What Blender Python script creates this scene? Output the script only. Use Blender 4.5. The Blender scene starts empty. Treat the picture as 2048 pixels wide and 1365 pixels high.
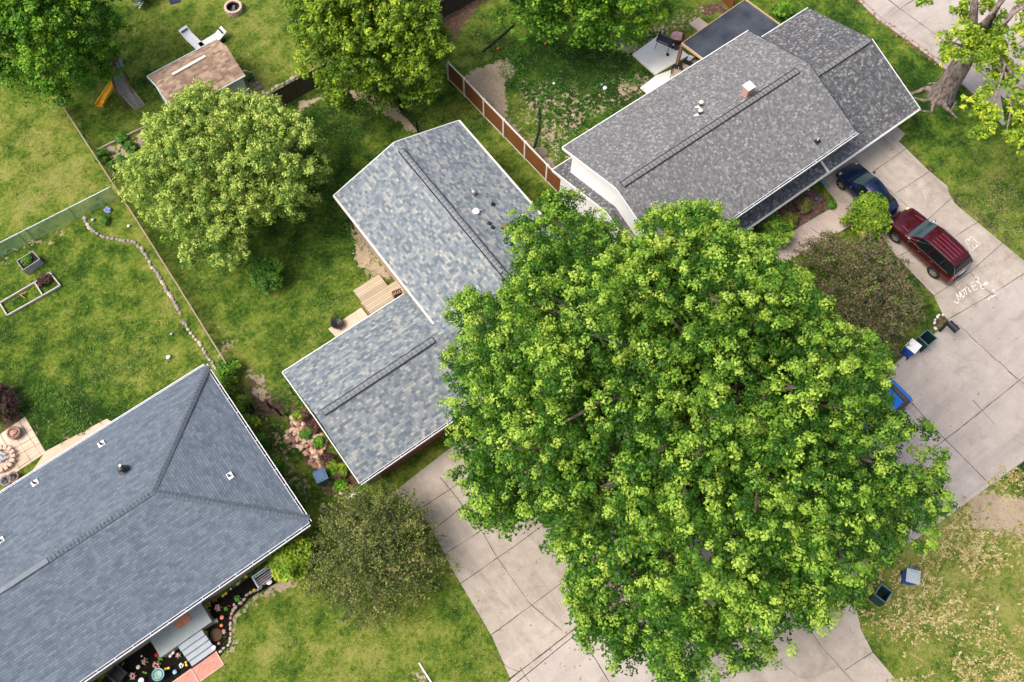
import bpy, math, random
import numpy as np
from mathutils import Matrix, Vector
random.seed(7)
RNG = np.random.default_rng(11)
PI = math.pi
# ------------------------------------------------------------------ camera
A = math.radians(37.4); TH = math.radians(23.5); ROLL = -0.0143; F = 1900.0; H = 48.5
sc = bpy.context.scene
C = sc.collection
cam_d = bpy.data.cameras.new('camera'); cam = bpy.data.objects.new('camera', cam_d); C.objects.link(cam)
cam_d.sensor_width = 36; cam_d.lens = F / 2048 * 36; cam_d.clip_start = 0.5; cam_d.clip_end = 2000
cam.matrix_world = Matrix.Translation((0, 0, H)) @ (Matrix.Rotation(-A, 4, 'Z') @ Matrix.Rotation(TH, 4, 'X') @ Matrix.Rotation(-ROLL, 4, 'Z'))
sc.camera = cam
# ------------------------------------------------------------------ sky, sun, exposure
w = bpy.data.worlds.new('World'); sc.world = w; w.use_nodes = True
nt = w.node_tree; nt.nodes.clear()
sky = nt.nodes.new('ShaderNodeTexSky'); sky.sky_type = 'NISHITA'; sky.sun_disc = False
SUN_EL = math.radians(58); SUN_P = math.atan2(-0.38, -1.0)      # azimuth in the photograph's ground frame
SUN_AZ = SUN_P - A
sky.sun_elevation = SUN_EL; sky.sun_rotation = PI / 2 - SUN_AZ
sky.air_density = 1.0; sky.dust_density = 6.0; sky.ozone_density = 0.3
bg = nt.nodes.new('ShaderNodeBackground'); bg.inputs['Strength'].default_value = 0.145
wo = nt.nodes.new('ShaderNodeOutputWorld')
nt.links.new(sky.outputs[0], bg.inputs[0]); nt.links.new(bg.outputs[0], wo.inputs[0])
sun_d = bpy.data.lights.new('sun', 'SUN'); sun_d.energy = 1.8; sun_d.angle = math.radians(28); sun_d.color = (1, .97, .92)
sun = bpy.data.objects.new('sun', sun_d); C.objects.link(sun)
sd = Vector((math.cos(SUN_AZ) * math.cos(SUN_EL), math.sin(SUN_AZ) * math.cos(SUN_EL), math.sin(SUN_EL)))
sun.rotation_euler = sd.to_track_quat('Z', 'Y').to_euler()
sun.location = (0, 0, 60)
sc.view_settings.view_transform = 'Standard'; sc.view_settings.look = 'None'
sc.view_settings.gamma = 1; sc.view_settings.exposure = 0.50
try: sc.view_settings.use_curve_mapping = False
except Exception: pass

# ------------------------------------------------------------------ helpers
def at(px, py, z=0.0):
    """point of the photograph -> world point at height z"""
    x = px - 1024; y = py - 682.5
    c, s = math.cos(ROLL), math.sin(ROLL)
    x, y = c * x - s * y, s * x + c * y
    ct, st = math.cos(TH), math.sin(TH)
    d = (x, ct * -y + st * F, st * -y - ct * F)
    t = (z - H) / d[2]; X = t * d[0]; Y = t * d[1]
    return (X * math.cos(A) + Y * math.sin(A), -X * math.sin(A) + Y * math.cos(A))
def at3(px, py, z=0.0):
    x, y = at(px, py, z); return (x, y, z)

MATS = {}
def node(nt, typ, **kw):
    n = nt.nodes.new(typ)
    for k, v in kw.items():
        if k.startswith('i_'): n.inputs[k[2:].replace('_', ' ')].default_value = v
        else: setattr(n, k, v)
    return n
def newmat(name, rough=0.7, metal=0.0, spec=0.3):
    m = bpy.data.materials.new(name); m.use_nodes = True
    nt = m.node_tree; b = nt.nodes['Principled BSDF']
    b.inputs['Roughness'].default_value = rough; b.inputs['Metallic'].default_value = metal
    b.inputs['Specular IOR Level'].default_value = spec
    return m, nt, b
def ramp(nt, stops, fac=None, mode='LINEAR'):
    r = nt.nodes.new('ShaderNodeValToRGB'); r.color_ramp.interpolation = mode
    e = r.color_ramp.elements
    while len(e) < len(stops): e.new(0.5)
    for i, (p, c) in enumerate(stops):
        e[i].position = p; e[i].color = (c[0], c[1], c[2], 1) if len(c) == 3 else c
    if fac is not None: nt.links.new(fac, r.inputs[0])
    return r
def mixc(nt, fac, a, b, typ='MIX'):
    m = nt.nodes.new('ShaderNodeMix'); m.data_type = 'RGBA'; m.blend_type = typ
    for k, v in ((0, fac), (6, a), (7, b)):
        if hasattr(v, 'links'): nt.links.new(v, m.inputs[k])
        elif k == 0: m.inputs[0].default_value = v
        else: m.inputs[k].default_value = (v[0], v[1], v[2], 1)
    return m.outputs[2]
def math_(nt, op, a, b=None, c=None, clamp=False):
    m = nt.nodes.new('ShaderNodeMath'); m.operation = op; m.use_clamp = clamp
    for i, v in enumerate((a, b, c)):
        if v is None: continue
        if hasattr(v, 'links'): nt.links.new(v, m.inputs[i])
        else: m.inputs[i].default_value = v
    return m.outputs[0]
def noise(nt, scale, detail=4, rough=.55, vec=None, dist=0.0):
    n = nt.nodes.new('ShaderNodeTexNoise'); n.inputs['Scale'].default_value = scale
    n.inputs['Detail'].default_value = detail; n.inputs['Roughness'].default_value = rough
    n.inputs['Distortion'].default_value = dist
    if vec is None:
        g = nt.nodes.get('geo') or nt.nodes.new('ShaderNodeTexCoord'); g.name = 'geo'; vec = g.outputs['Object']
    nt.links.new(vec, n.inputs['Vector'])
    return n.outputs['Fac']
def bump(nt, b, h, strength=.3, dist=.02):
    n = nt.nodes.new('ShaderNodeBump'); n.inputs['Strength'].default_value = strength; n.inputs['Distance'].default_value = dist
    nt.links.new(h, n.inputs['Height']); nt.links.new(n.outputs[0], b.inputs['Normal'])
def plain(name, col, rough=.6, var=.15, scale=6, metal=0, spec=.3, bmp=0):
    """a paint, plastic or stone of one colour with wear-scale variation"""
    if name in MATS: return MATS[name]
    m, nt, b = newmat(name, rough, metal, spec)
    f = noise(nt, scale, 5, .6)
    lo = tuple(c * (1 - var) for c in col); hi = tuple(min(1, c * (1 + var)) for c in col)
    r = ramp(nt, [(.3, lo), (.7, hi)], f); nt.links.new(r.outputs[0], b.inputs['Base Color'])
    if bmp: bump(nt, b, f, bmp, .02)
    MATS[name] = m; return m

class MB:
    """collects shapes; build() links them as ONE mesh object"""
    def __init__(s): s.v = []; s.f = []; s.m = []; s.uv = {}
    def add(s, vs, fs, mi=0):
        n = len(s.v); s.v += [tuple(p) for p in vs]; s.f += [tuple(i + n for i in f) for f in fs]; s.m += [mi] * len(fs); return s
    def box(s, c, size, rz=0, mi=0, taper=1.0, M=None):
        a, b, h = size[0] / 2, size[1] / 2, size[2] / 2
        vs = []
        for z, k in ((-h, 1), (h, taper)):
            for x, y in ((-a, -b), (a, -b), (a, b), (-a, b)):
                x2, y2 = x * k, y * k
                vs.append((c[0] + x2 * math.cos(rz) - y2 * math.sin(rz), c[1] + x2 * math.sin(rz) + y2 * math.cos(rz), c[2] + z))
        return s.add(vs, [(3, 2, 1, 0), (4, 5, 6, 7), (0, 1, 5, 4), (1, 2, 6, 5), (2, 3, 7, 6), (3, 0, 4, 7)], mi)
    def prism(s, poly, z0, z1, mi=0):
        n = len(poly)
        a = sum(poly[i][0] * poly[(i + 1) % n][1] - poly[(i + 1) % n][0] * poly[i][1] for i in range(n))
        if a < 0: poly = poly[::-1]
        vs = [(p[0], p[1], z0) for p in poly] + [(p[0], p[1], z1) for p in poly]
        fs = [tuple(range(n - 1, -1, -1)), tuple(range(n, 2 * n))] + [(i, (i + 1) % n, n + (i + 1) % n, n + i) for i in range(n)]
        return s.add(vs, fs, mi)
    def slab(s, quad, t, mi=0):
        """sheet given by its top polygon (any tilt), thickness t downwards"""
        n = len(quad); q = [Vector(p) for p in quad]
        nr = (q[1] - q[0]).cross(q[2] - q[0]).normalized()
        if nr.z < 0: q = q[::-1]; nr = -nr
        vs = [tuple(p) for p in q] + [tuple(p - Vector((0, 0, t))) for p in q]
        fs = [tuple(range(n)), tuple(range(2 * n - 1, n - 1, -1))] + [(i, n + i, n + (i + 1) % n, (i + 1) % n) for i in range(n)]
        return s.add(vs, fs, mi)
    def tube(s, path, r, n=8, mi=0, caps=True):
        path = [Vector(p) for p in path]
        rs = r if isinstance(r, (list, tuple)) else [r] * len(path)
        vs = []; fs = []; up = Vector((0.13, 0.21, 1)).normalized()
        for i, p in enumerate(path):
            d = (path[min(i + 1, len(path) - 1)] - path[max(i - 1, 0)]).normalized()
            a = d.cross(up)
            if a.length < .05: a = d.cross(Vector((1, 0, 0)))
            a.normalize(); b = d.cross(a)
            for k in range(n):
                t = 2 * PI * k / n; vs.append(tuple(p + (a * math.cos(t) + b * math.sin(t)) * rs[i]))
        for i in range(len(path) - 1):
            for k in range(n):
                k2 = (k + 1) % n; fs.append((i * n + k, i * n + k2, (i + 1) * n + k2, (i + 1) * n + k))
        if caps: fs.append(tuple(range(n))[::-1]); fs.append(tuple((len(path) - 1) * n + k for k in range(n)))
        return s.add(vs, fs, mi)
    def bar(s, p0, p1, w, h, mi=0):
        p0 = Vector(p0); p1 = Vector(p1); d = (p1 - p0).normalized(); up = Vector((0, 0, 1))
        if abs(d.z) > .98: up = Vector((0, 1, 0))
        a = d.cross(up).normalized(); b = a.cross(d)
        vs = [tuple(p + a * sx * w / 2 + b * sy * h / 2) for p in (p0, p1) for sx, sy in ((-1, -1), (1, -1), (1, 1), (-1, 1))]
        return s.add(vs, [(0, 1, 2, 3), (7, 6, 5, 4), (0, 4, 5, 1), (1, 5, 6, 2), (2, 6, 7, 3), (3, 7, 4, 0)], mi)
    def lathe(s, c, prof, n=20, mi=0, closed=False):
        vs = []; fs = []
        for r, z in prof:
            for k in range(n): t = 2 * PI * k / n; vs.append((c[0] + r * math.cos(t), c[1] + r * math.sin(t), c[2] + z))
        for i in range(len(prof) - 1):
            for k in range(n): k2 = (k + 1) % n; fs.append((i * n + k, i * n + k2, (i + 1) * n + k2, (i + 1) * n + k))
        return s.add(vs, fs, mi)
    def blob(s, c, r, seed=0, n=8, m=6, jit=.25, mi=0):
        rg = random.Random(seed); vs = []; fs = []
        for i in range(m + 1):
            ph = PI * i / m
            for k in range(n):
                t = 2 * PI * k / n; q = 1 + rg.uniform(-jit, jit)
                if i in (0, m): q = 1
                vs.append((c[0] + r[0] * q * math.sin(ph) * math.cos(t), c[1] + r[1] * q * math.sin(ph) * math.sin(t), c[2] + r[2] * q * math.cos(ph)))
        for i in range(m):
            for k in range(n): k2 = (k + 1) % n; fs.append((i * n + k, (i + 1) * n + k, (i + 1) * n + k2, i * n + k2))
        return s.add(vs, fs, mi)
    def build(s, name, mats, parent=None, smooth=False, bevel=0):
        me = bpy.data.meshes.new(name); me.from_pydata(s.v, [], s.f)
        if not isinstance(mats, (list, tuple)): mats = [mats]
        for m in mats: me.materials.append(m)
        if len(mats) > 1: me.polygons.foreach_set('material_index', s.m)
        if smooth: me.polygons.foreach_set('use_smooth', [True] * len(me.polygons))
        me.update()
        o = bpy.data.objects.new(name, me); C.objects.link(o)
        if parent is not None:
            o.parent = parent; o.matrix_parent_inverse = parent.matrix_basis.inverted()
        if bevel:
            b = o.modifiers.new('b', 'BEVEL'); b.width = bevel; b.segments = 2; b.limit_method = 'ANGLE'
        return o
def tag(o, label, cat, group=None):
    o['label'] = label; o['category'] = cat
    if group: o['group'] = group
    return o
def thing(name, label, cat, loc=(0, 0, 0), rz=0, group=None):
    o = bpy.data.objects.new(name, None); C.objects.link(o); o.location = loc; o.rotation_euler = (0, 0, rz)
    o.matrix_basis = Matrix.Translation(loc) @ Matrix.Rotation(rz, 4, 'Z')
    o.empty_display_size = .3
    return tag(o, label, cat, group)
def part(mb, name, mats, parent, local=True, **kw):
    """child whose coordinates are already the parent's own"""
    o = mb.build(name, mats, None, **kw); o.parent = parent; return o
def struct(o): o['kind'] = 'structure'; return o
def copy_tree(o, loc, rz, label, parent=None):
    c = o.copy(); C.objects.link(c); c.location = loc; c.rotation_euler = (0, 0, rz); c['label'] = label
    for ch in list(o.children):
        d = ch.copy(); C.objects.link(d); d.parent = c
        for g in list(ch.children):
            e = g.copy(); C.objects.link(e); e.parent = d
    return c
def roof_uv(o, axis):
    """uv in metres: along the eave, and down the slope"""
    me = o.data; uv = me.uv_layers.new(name='UVMap')
    for p in me.polygons:
        n = p.normal; k = 1 / max(.2, abs(n.z))
        for li in p.loop_indices:
            v = me.vertices[me.loops[li].vertex_index].co
            if abs(n.x) > abs(n.y): uv.data[li].uv = (v.y, v.x * k)
            else: uv.data[li].uv = (v.x, v.y * k)

# ------------------------------------------------------------------ numpy noise for the ground
def vnoise(x, y, s, seed):
    r = np.random.default_rng(seed).random((256, 256)); x = x / s + 1000; y = y / s + 1000
    xi = np.floor(x).astype(int); yi = np.floor(y).astype(int); fx = x - xi; fy = y - yi
    fx = fx * fx * (3 - 2 * fx); fy = fy * fy * (3 - 2 * fy)
    a = r[xi % 256, yi % 256]; b = r[(xi + 1) % 256, yi % 256]; c = r[xi % 256, (yi + 1) % 256]; d = r[(xi + 1) % 256, (yi + 1) % 256]
    return (a * (1 - fx) + b * fx) * (1 - fy) + (c * (1 - fx) + d * fx) * fy
def fbm(x, y, s, seed): return sum(vnoise(x, y, s / 2 ** k, seed + k) * .5 ** k for k in range(4)) / 1.875
def polymask(X, Y, poly, soft=.3):
    """1 inside, 0 outside, soft edge"""
    P = np.array(poly); d = np.full(X.shape, 1e9); ins = np.zeros(X.shape, bool); n = len(P)
    for i in range(n):
        a = P[i]; b = P[(i + 1) % n]; e = b - a; L = e @ e + 1e-9
        t = np.clip(((X - a[0]) * e[0] + (Y - a[1]) * e[1]) / L, 0, 1)
        d = np.minimum(d, np.hypot(X - a[0] - t * e[0], Y - a[1] - t * e[1]))
        c = (a[1] > Y) != (b[1] > Y)
        ins ^= c & (X < (b[0] - a[0]) * (Y - a[1]) / (b[1] - a[1] + 1e-12) + a[0])
    sdv = np.where(ins, d, -d)
    t = np.clip(sdv / soft * .5 + .5, 0, 1); return t * t * (3 - 2 * t)
def pts(l, z=0): return [at(px, py, z) for px, py in l]

# ------------------------------------------------------------------ materials
def shingles(name, cols, row=.143, tab=.2, edge=.75, var=.0):
    m, nt, b = newmat(name, .9, 0, .15)
    uv = node(nt, 'ShaderNodeUVMap', uv_map='UVMap'); sp = node(nt, 'ShaderNodeSeparateXYZ'); nt.links.new(uv.outputs[0], sp.inputs[0])
    rw = math_(nt, 'FLOOR', math_(nt, 'DIVIDE', sp.outputs[1], row))
    wn = node(nt, 'ShaderNodeTexWhiteNoise', noise_dimensions='1D'); nt.links.new(rw, wn.inputs['W'])
    us = math_(nt, 'ADD', sp.outputs[0], math_(nt, 'MULTIPLY', wn.outputs[0], 3.7))
    def cell(wd, seed):
        c = math_(nt, 'FLOOR', math_(nt, 'DIVIDE', math_(nt, 'ADD', us, seed), wd))
        cb = node(nt, 'ShaderNodeCombineXYZ'); nt.links.new(c, cb.inputs[0]); nt.links.new(rw, cb.inputs[1]); cb.inputs[2].default_value = seed
        q = node(nt, 'ShaderNodeTexWhiteNoise', noise_dimensions='3D'); nt.links.new(cb.outputs[0], q.inputs['Vector']); return q.outputs[0]
    c1 = cell(tab, .0); c2 = cell(tab * 1.83, .37)
    v = math_(nt, 'ADD', math_(nt, 'MULTIPLY', c1, .55), math_(nt, 'MULTIPLY', c2, .45))
    big = noise(nt, .35, 3, .5); v = math_(nt, 'ADD', v, math_(nt, 'MULTIPLY', math_(nt, 'SUBTRACT', big, .5), .16))
    r = ramp(nt, cols, v)
    gr = noise(nt, 60, 2, .8)
    col = mixc(nt, .35, r.outputs[0], ramp(nt, [(.3, (.25, .25, .25)), (.7, (.9, .9, .9))], gr).outputs[0], 'OVERLAY')
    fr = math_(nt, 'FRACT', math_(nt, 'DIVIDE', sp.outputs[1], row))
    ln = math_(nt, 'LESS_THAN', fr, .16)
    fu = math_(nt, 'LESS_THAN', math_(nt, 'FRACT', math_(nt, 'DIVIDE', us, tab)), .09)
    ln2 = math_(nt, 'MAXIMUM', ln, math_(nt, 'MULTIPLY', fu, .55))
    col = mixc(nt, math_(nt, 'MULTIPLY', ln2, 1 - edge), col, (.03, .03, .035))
    nt.links.new(col, b.inputs['Base Color'])
    bump(nt, b, math_(nt, 'ADD', math_(nt, 'MULTIPLY', fr, .6), math_(nt, 'MULTIPLY', v, .5)), .5, .02)
    return m
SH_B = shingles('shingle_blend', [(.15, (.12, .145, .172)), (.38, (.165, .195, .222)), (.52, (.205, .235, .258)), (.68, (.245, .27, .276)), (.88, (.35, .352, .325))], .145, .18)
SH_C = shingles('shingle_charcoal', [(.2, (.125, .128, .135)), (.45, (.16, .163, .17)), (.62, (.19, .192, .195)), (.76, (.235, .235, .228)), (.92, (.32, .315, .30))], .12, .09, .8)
SH_C_SHADED = shingles('shingle_charcoal_shaded', [(.2, (.075, .078, .086)), (.45, (.105, .108, .117)), (.62, (.135, .138, .145)), (.76, (.185, .185, .182)), (.92, (.29, .285, .27))], .12, .1, .72)  # charcoal blend darkened: shade on the lower roof put into its colour
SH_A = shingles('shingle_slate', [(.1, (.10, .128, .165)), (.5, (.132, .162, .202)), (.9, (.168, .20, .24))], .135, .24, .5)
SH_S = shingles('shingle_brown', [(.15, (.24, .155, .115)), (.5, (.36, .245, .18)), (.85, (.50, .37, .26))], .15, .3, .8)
SH_CAP = plain('cap_shingle', (.2, .22, .245), .9, .3, 9)
SH_CAPC = plain('cap_charcoal', (.2, .2, .205), .9, .4, 12)
SH_CAPA = plain('cap_slate', (.12, .145, .175), .9, .3, 9)
WHITE = plain('white_paint', (.82, .82, .81), .5, .03, 2)
SIDING = plain('white_siding', (.88, .88, .88), .6, .04, 1.5)
BLACK = plain('black_plastic', (.02, .02, .022), .45, .3, 8)
DARKM = plain('dark_metal', (.05, .052, .06), .4, .2, 8, .3)
BRICK = plain('pink_brick', (.50, .30, .25), .85, .2, 14)
TANW = plain('tan_wall', (.40, .31, .24), .8, .12, 5)
GREYM = plain('galvanised', (.42, .43, .44), .45, .1, 5, .6)
def wood(name, col, board=.14, axis=0, var=.25):
    m, nt, b = newmat(name, .8)
    tc = node(nt, 'ShaderNodeTexCoord'); mp = node(nt, 'ShaderNodeMapping'); nt.links.new(tc.outputs['Object'], mp.inputs[0])
    mp.inputs['Scale'].default_value = (1, 14, 14) if axis == 0 else (14, 1, 14)
    f = noise(nt, 1.5, 4, .6, mp.outputs[0])
    sp = node(nt, 'ShaderNodeSeparateXYZ'); nt.links.new(tc.outputs['Object'], sp.inputs[0])
    q = math_(nt, 'DIVIDE', sp.outputs[1 if axis == 0 else 0], board)
    wn = node(nt, 'ShaderNodeTexWhiteNoise', noise_dimensions='1D'); nt.links.new(math_(nt, 'FLOOR', q), wn.inputs['W'])
    v = math_(nt, 'ADD', math_(nt, 'MULTIPLY', f, .6), math_(nt, 'MULTIPLY', wn.outputs[0], .4))
    r = ramp(nt, [(.25, tuple(c * (1 - var) for c in col)), (.75, tuple(min(1, c * (1 + var)) for c in col))], v)
    gap = math_(nt, 'LESS_THAN', math_(nt, 'FRACT', q), .09)
    nt.links.new(mixc(nt, gap, r.outputs[0], (.03, .02, .015)), b.inputs['Base Color'])
    bump(nt, b, f, .3); return m
DECKW = wood('deck_boards', (.47, .385, .275), .14, 0)
FENCEW = wood('weathered_boards', (.10, .078, .062), .12, 0, .35)
GREYW = wood('grey_boards', (.33, .29, .26), .14, 1)
CEDAR = plain('cedar', (.42, .24, .10), .75, .3, 5)
BARK = None
def bark(name, lo, hi, sc_=5):
    m, nt, b = newmat(name, .95, 0, .1)
    tc = node(nt, 'ShaderNodeTexCoord'); mp = node(nt, 'ShaderNodeMapping'); nt.links.new(tc.outputs['Object'], mp.inputs[0])
    mp.inputs['Scale'].default_value = (1, 1, .3)
    f = noise(nt, sc_, 6, .7, mp.outputs[0], .5)
    nt.links.new(ramp(nt, [(.35, lo), (.65, hi)], f).outputs[0], b.inputs['Base Color']); bump(nt, b, f, .9, .08); return m
BARK = bark('bark', (.07, .055, .045), (.24, .19, .155))
BARKR = bark('bark_grey', (.045, .038, .036), (.42, .34, .29), 7)

def concrete(name, c0, c1, stain=(.22, .17, .12), st=.25, slab=3.4):
    m, nt, b = newmat(name, .9, 0, .15)
    big = noise(nt, .22, 4, .6); mid = noise(nt, 1.6, 6, .65); fine = noise(nt, 25, 3, .8)
    v = math_(nt, 'ADD', math_(nt, 'MULTIPLY', big, .5), math_(nt, 'MULTIPLY', mid, .5))
    col = ramp(nt, [(.35, c0), (.65, c1)], v).outputs[0]
    col = mixc(nt, .25, col, ramp(nt, [(.35, (.2, .2, .2)), (.65, (.8, .8, .8))], fine).outputs[0], 'OVERLAY')
    s = ramp(nt, [(.56, (0, 0, 0)), (.74, (1, 1, 1))], noise(nt, .5, 6, .7, dist=1.2)).outputs[0]
    col = mixc(nt, math_(nt, 'MULTIPLY', s, st), col, stain)
    tc = nt.nodes['geo']; sp = node(nt, 'ShaderNodeSeparateXYZ'); nt.links.new(tc.outputs['Object'], sp.inputs[0]); cb = node(nt, 'ShaderNodeCombineXYZ')
    for k in (0, 1): nt.links.new(math_(nt, 'FLOOR', math_(nt, 'DIVIDE', sp.outputs[k], slab)), cb.inputs[k])
    wn = node(nt, 'ShaderNodeTexWhiteNoise', noise_dimensions='2D'); nt.links.new(cb.outputs[0], wn.inputs['Vector'])     # each slab was poured a little different
    col = mixc(nt, .28, col, ramp(nt, [(0, (.36, .35, .34)), (1, (.64, .64, .65))], wn.outputs[0]).outputs[0], 'OVERLAY')
    mp = node(nt, 'ShaderNodeMapping'); mp.inputs['Scale'].default_value = (.12, .9, 1) if slab > 4 else (.9, .16, 1); nt.links.new(tc.outputs['Object'], mp.inputs[0])
    tr = ramp(nt, [(.5, (0, 0, 0)), (.68, (1, 1, 1))], noise(nt, 1.0, 5, .65, mp.outputs[0])).outputs[0]                     # worn wheel tracks
    col = mixc(nt, math_(nt, 'MULTIPLY', tr, .38), col, stain)
    sp2 = ramp(nt, [(.70, (0, 0, 0)), (.76, (1, 1, 1))], noise(nt, 2.6, 2, .5)).outputs[0]; col = mixc(nt, math_(nt, 'MULTIPLY', sp2, .6), col, (.09, .075, .06))
    nt.links.new(col, b.inputs['Base Color']); bump(nt, b, fine, .12, .01); return m
CON_D = concrete('driveway_concrete', (.33, .285, .24), (.47, .415, .36), (.17, .13, .10), .65)
CON_S = concrete('street_concrete', (.36, .318, .285), (.46, .41, .37), (.23, .20, .175), .6, 4.6)
CON_W = concrete('path_concrete', (.42, .33, .29), (.56, .46, .41))
CON_P = concrete('patio_concrete', (.55, .42, .31), (.70, .55, .42), (.4, .3, .2), .3)
CON_L = concrete('pale_concrete', (.80, .79, .73), (.90, .89, .84), (.62, .58, .5), .2)
CRACK = plain('joint_dirt', (.075, .06, .045), .95, .5, 5)
CHALK = plain('chalk', (.80, .78, .76), .95, .1, 30)
def chalkmat(name, dens):
    m, nt, b = newmat(name, 1, 0, 0)
    b.inputs['Base Color'].default_value = (.85, .83, .82, 1)
    f = noise(nt, 14, 4, .8)
    r = ramp(nt, [(dens - .12, (1, 1, 1)), (dens + .12, (0, 0, 0))], f); nt.links.new(r.outputs[0], b.inputs['Alpha']); return m
CHALKF = chalkmat('faint_chalk', .42); CHALKS = chalkmat('strong_chalk', .55)

# ------------------------------------------------------------------ ground: one sheet with its soils, grasses and bare patches
def gaxis(lo, hi, st): return np.concatenate([np.linspace(-500, lo, 16)[:-1], np.arange(lo, hi, st), np.linspace(hi, 500, 16)])
gx = gaxis(-19, 60, .17); gy = gaxis(-10, 54, .17)
GX, GY = np.meshgrid(gx, gy, indexing='ij')
WX = GX + (fbm(GX, GY, 1.6, 3) - .5) * 1.3; WY = GY + (fbm(GX, GY, 1.6, 9) - .5) * 1.3
dirt = np.zeros(GX.shape); dry = np.clip((fbm(GX, GY, 3.5, 77) - .42) * 1.6, 0, .36); soil = np.zeros(GX.shape); tone = (fbm(GX, GY, 5, 21) - .5) * .9 + (fbm(GX, GY, 1.3, 33) - .5) * .9; mulch = np.zeros(GX.shape); mat_ = np.zeros(GX.shape)
def area(arr, px, amt, soft=.8, wob=1.0, mode='max'):
    global dirt, dry, soil, tone, mulch
    X = GX + (WX - GX) * wob; Y = GY + (WY - GY) * wob
    m = polymask(X, Y, pts(px), soft) * amt
    arr[:] = np.maximum(arr, m) if mode == 'max' else arr + m
area(dirt, [(922,150),(970,130),(1012,118),(1030,140),(1008,175),(1015,225),(1040,262),(1075,300),(1120,335),(1140,372),(1100,340),(960,205)], 1.0, .5, .6)
area(dirt, [(1000,180),(1100,150),(1200,190),(1290,190),(1180,262),(1130,345),(1060,290)], .50, 1.6)
area(dirt, [(1040,270),(1120,260),(1140,330),(1120,350)], .66, 1.2)
area(dirt, [(1190,60),(1250,66),(1300,95),(1265,110),(1215,95)], .85, .8)
area(dirt, [(1270,60),(1400,0),(1460,0),(1400,60),(1300,100)], .52, 1.2)
area(dirt, [(1230,165),(1290,150),(1310,190),(1250,215)], .62, .8)
area(soil, [(1400,10),(1445,0),(1460,25),(1410,42)], .9, .5)
area(soil, [(865,20),(960,-10),(985,5),(930,50),(915,110),(880,85)], .85, .7)
area(dirt, [(600,205),(690,180),(760,190),(800,220),(838,262),(820,270),(770,225),(720,200),(640,205),(600,230)], .95, .4, .5)
area(soil, [(600,200),(780,185),(840,262),(800,250),(740,200),(620,215)], .5, .6)
area(dirt, [(700,450),(716,470),(748,520),(785,560),(750,568),(712,520)], 1.0, .45, .5)
area(soil, [(700,440),(720,460),(800,560),(840,600),(800,600),(745,520)], .9, .5, .5)
area(dirt, [(440,672),(475,680),(478,705),(450,712)], .8, .6)
area(dirt, [(452,640),(470,700),(440,690)], .4, .8)
area(dirt, [(196,300),(300,252),(330,330),(230,362)], .62, .5); area(soil, [(196,300),(300,252),(330,330),(230,362)], .5, .5)
area(dirt, [(120,208),(140,225),(195,300),(182,300)], .55, .4)
area(dirt, [(440,140),(500,150),(520,205),(470,200)], .75, .5)
area(dirt, [(205,205),(300,190),(300,215),(240,215)], .4, .7)
area(soil, [(475,740),(530,745),(545,790),(575,820),(560,850),(520,830),(505,855),(500,800)], .85, .5); area(dirt, [(475,740),(530,745),(545,790),(520,800)], .8, .5)
area(dirt, [(515,830),(565,850),(600,950),(660,1010),(700,1000),(660,1040),(590,1000),(540,900)], .56, .8)
area(soil, [(575,820),(625,830),(720,965),(705,1000),(650,990),(600,930),(570,870)], .9, .4)
area(soil, [(535,870),(560,860),(640,1010),(610,1010)], .35, .8)
area(mulch, [(180,1385),(240,1325),(545,1125),(570,1160),(500,1195),(465,1230),(463,1285),(440,1310),(385,1345),(350,1385)], 1.0, .25, .25)
area(dirt, [(545,1165),(575,1150),(600,1180),(505,1205),(472,1240),(475,1290),(445,1320),(460,1280),(458,1235),(498,1195)], .8, .4, .5)
area(dirt, [(820,1345),(850,1328),(880,1350),(860,1380),(820,1380)], .6, .6)
area(dirt, [(60,835),(240,840),(200,860),(110,900)], .42, 1.)
area(dirt, [(0,510),(130,440),(140,460),(0,545)], .55, .8); area(soil, [(0,505),(130,435),(140,450),(0,530)], .4, .5)
area(soil, [(0,780),(40,790),(60,840),(0,880)], .8, .6)
area(soil, [(185,430),(262,425),(300,480),(200,470)], .35, .6)
area(soil, [(272,440),(300,520),(400,680),(450,735),(440,750),(380,690),(310,570)], .45, .5)
# flower bed of house C, and its gravel
area(soil, [(1480,455),(1625,368),(1672,408),(1580,470),(1545,495),(1480,480)], .8, .3, .2)
area(mat_, [(1500,452),(1622,372),(1665,408),(1640,430),(1560,480)], .62, .4, .6)
for L_ in ([(1800,290),(1850,338),(1893,374),(1908,402),(1975,458),(2052,520),(2058,512),(1982,448),(1915,396),(1898,366),(1856,330),(1806,282)], [(985,1275),(962,1232),(907,1140),(860,1048),(852,1052),(900,1145),(955,1236),(978,1278)], [(1868,592),(1790,510),(1770,480),(1764,486),(1783,516),(1860,596)], [(2048,915),(1870,1045),(1745,1136),(1750,1144),(1876,1054),(2054,924)], [(1712,-8),(1820,80),(1885,128),(1965,200),(1958,208),(1878,136),(1812,88),(1704,0)], [(1726,438),(1600,508),(1604,514),(1730,444)]):
    area(soil, L_, .72, .25, .35)
area(mat_, [(1560,470),(1600,440),(1640,428),(1650,420),(1560,490),(1540,490)], .9, .4, .6)
area(soil, [(1852,648),(1880,630),(1905,640),(1880,662),(1860,662)], .7, .3, .3)
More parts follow.
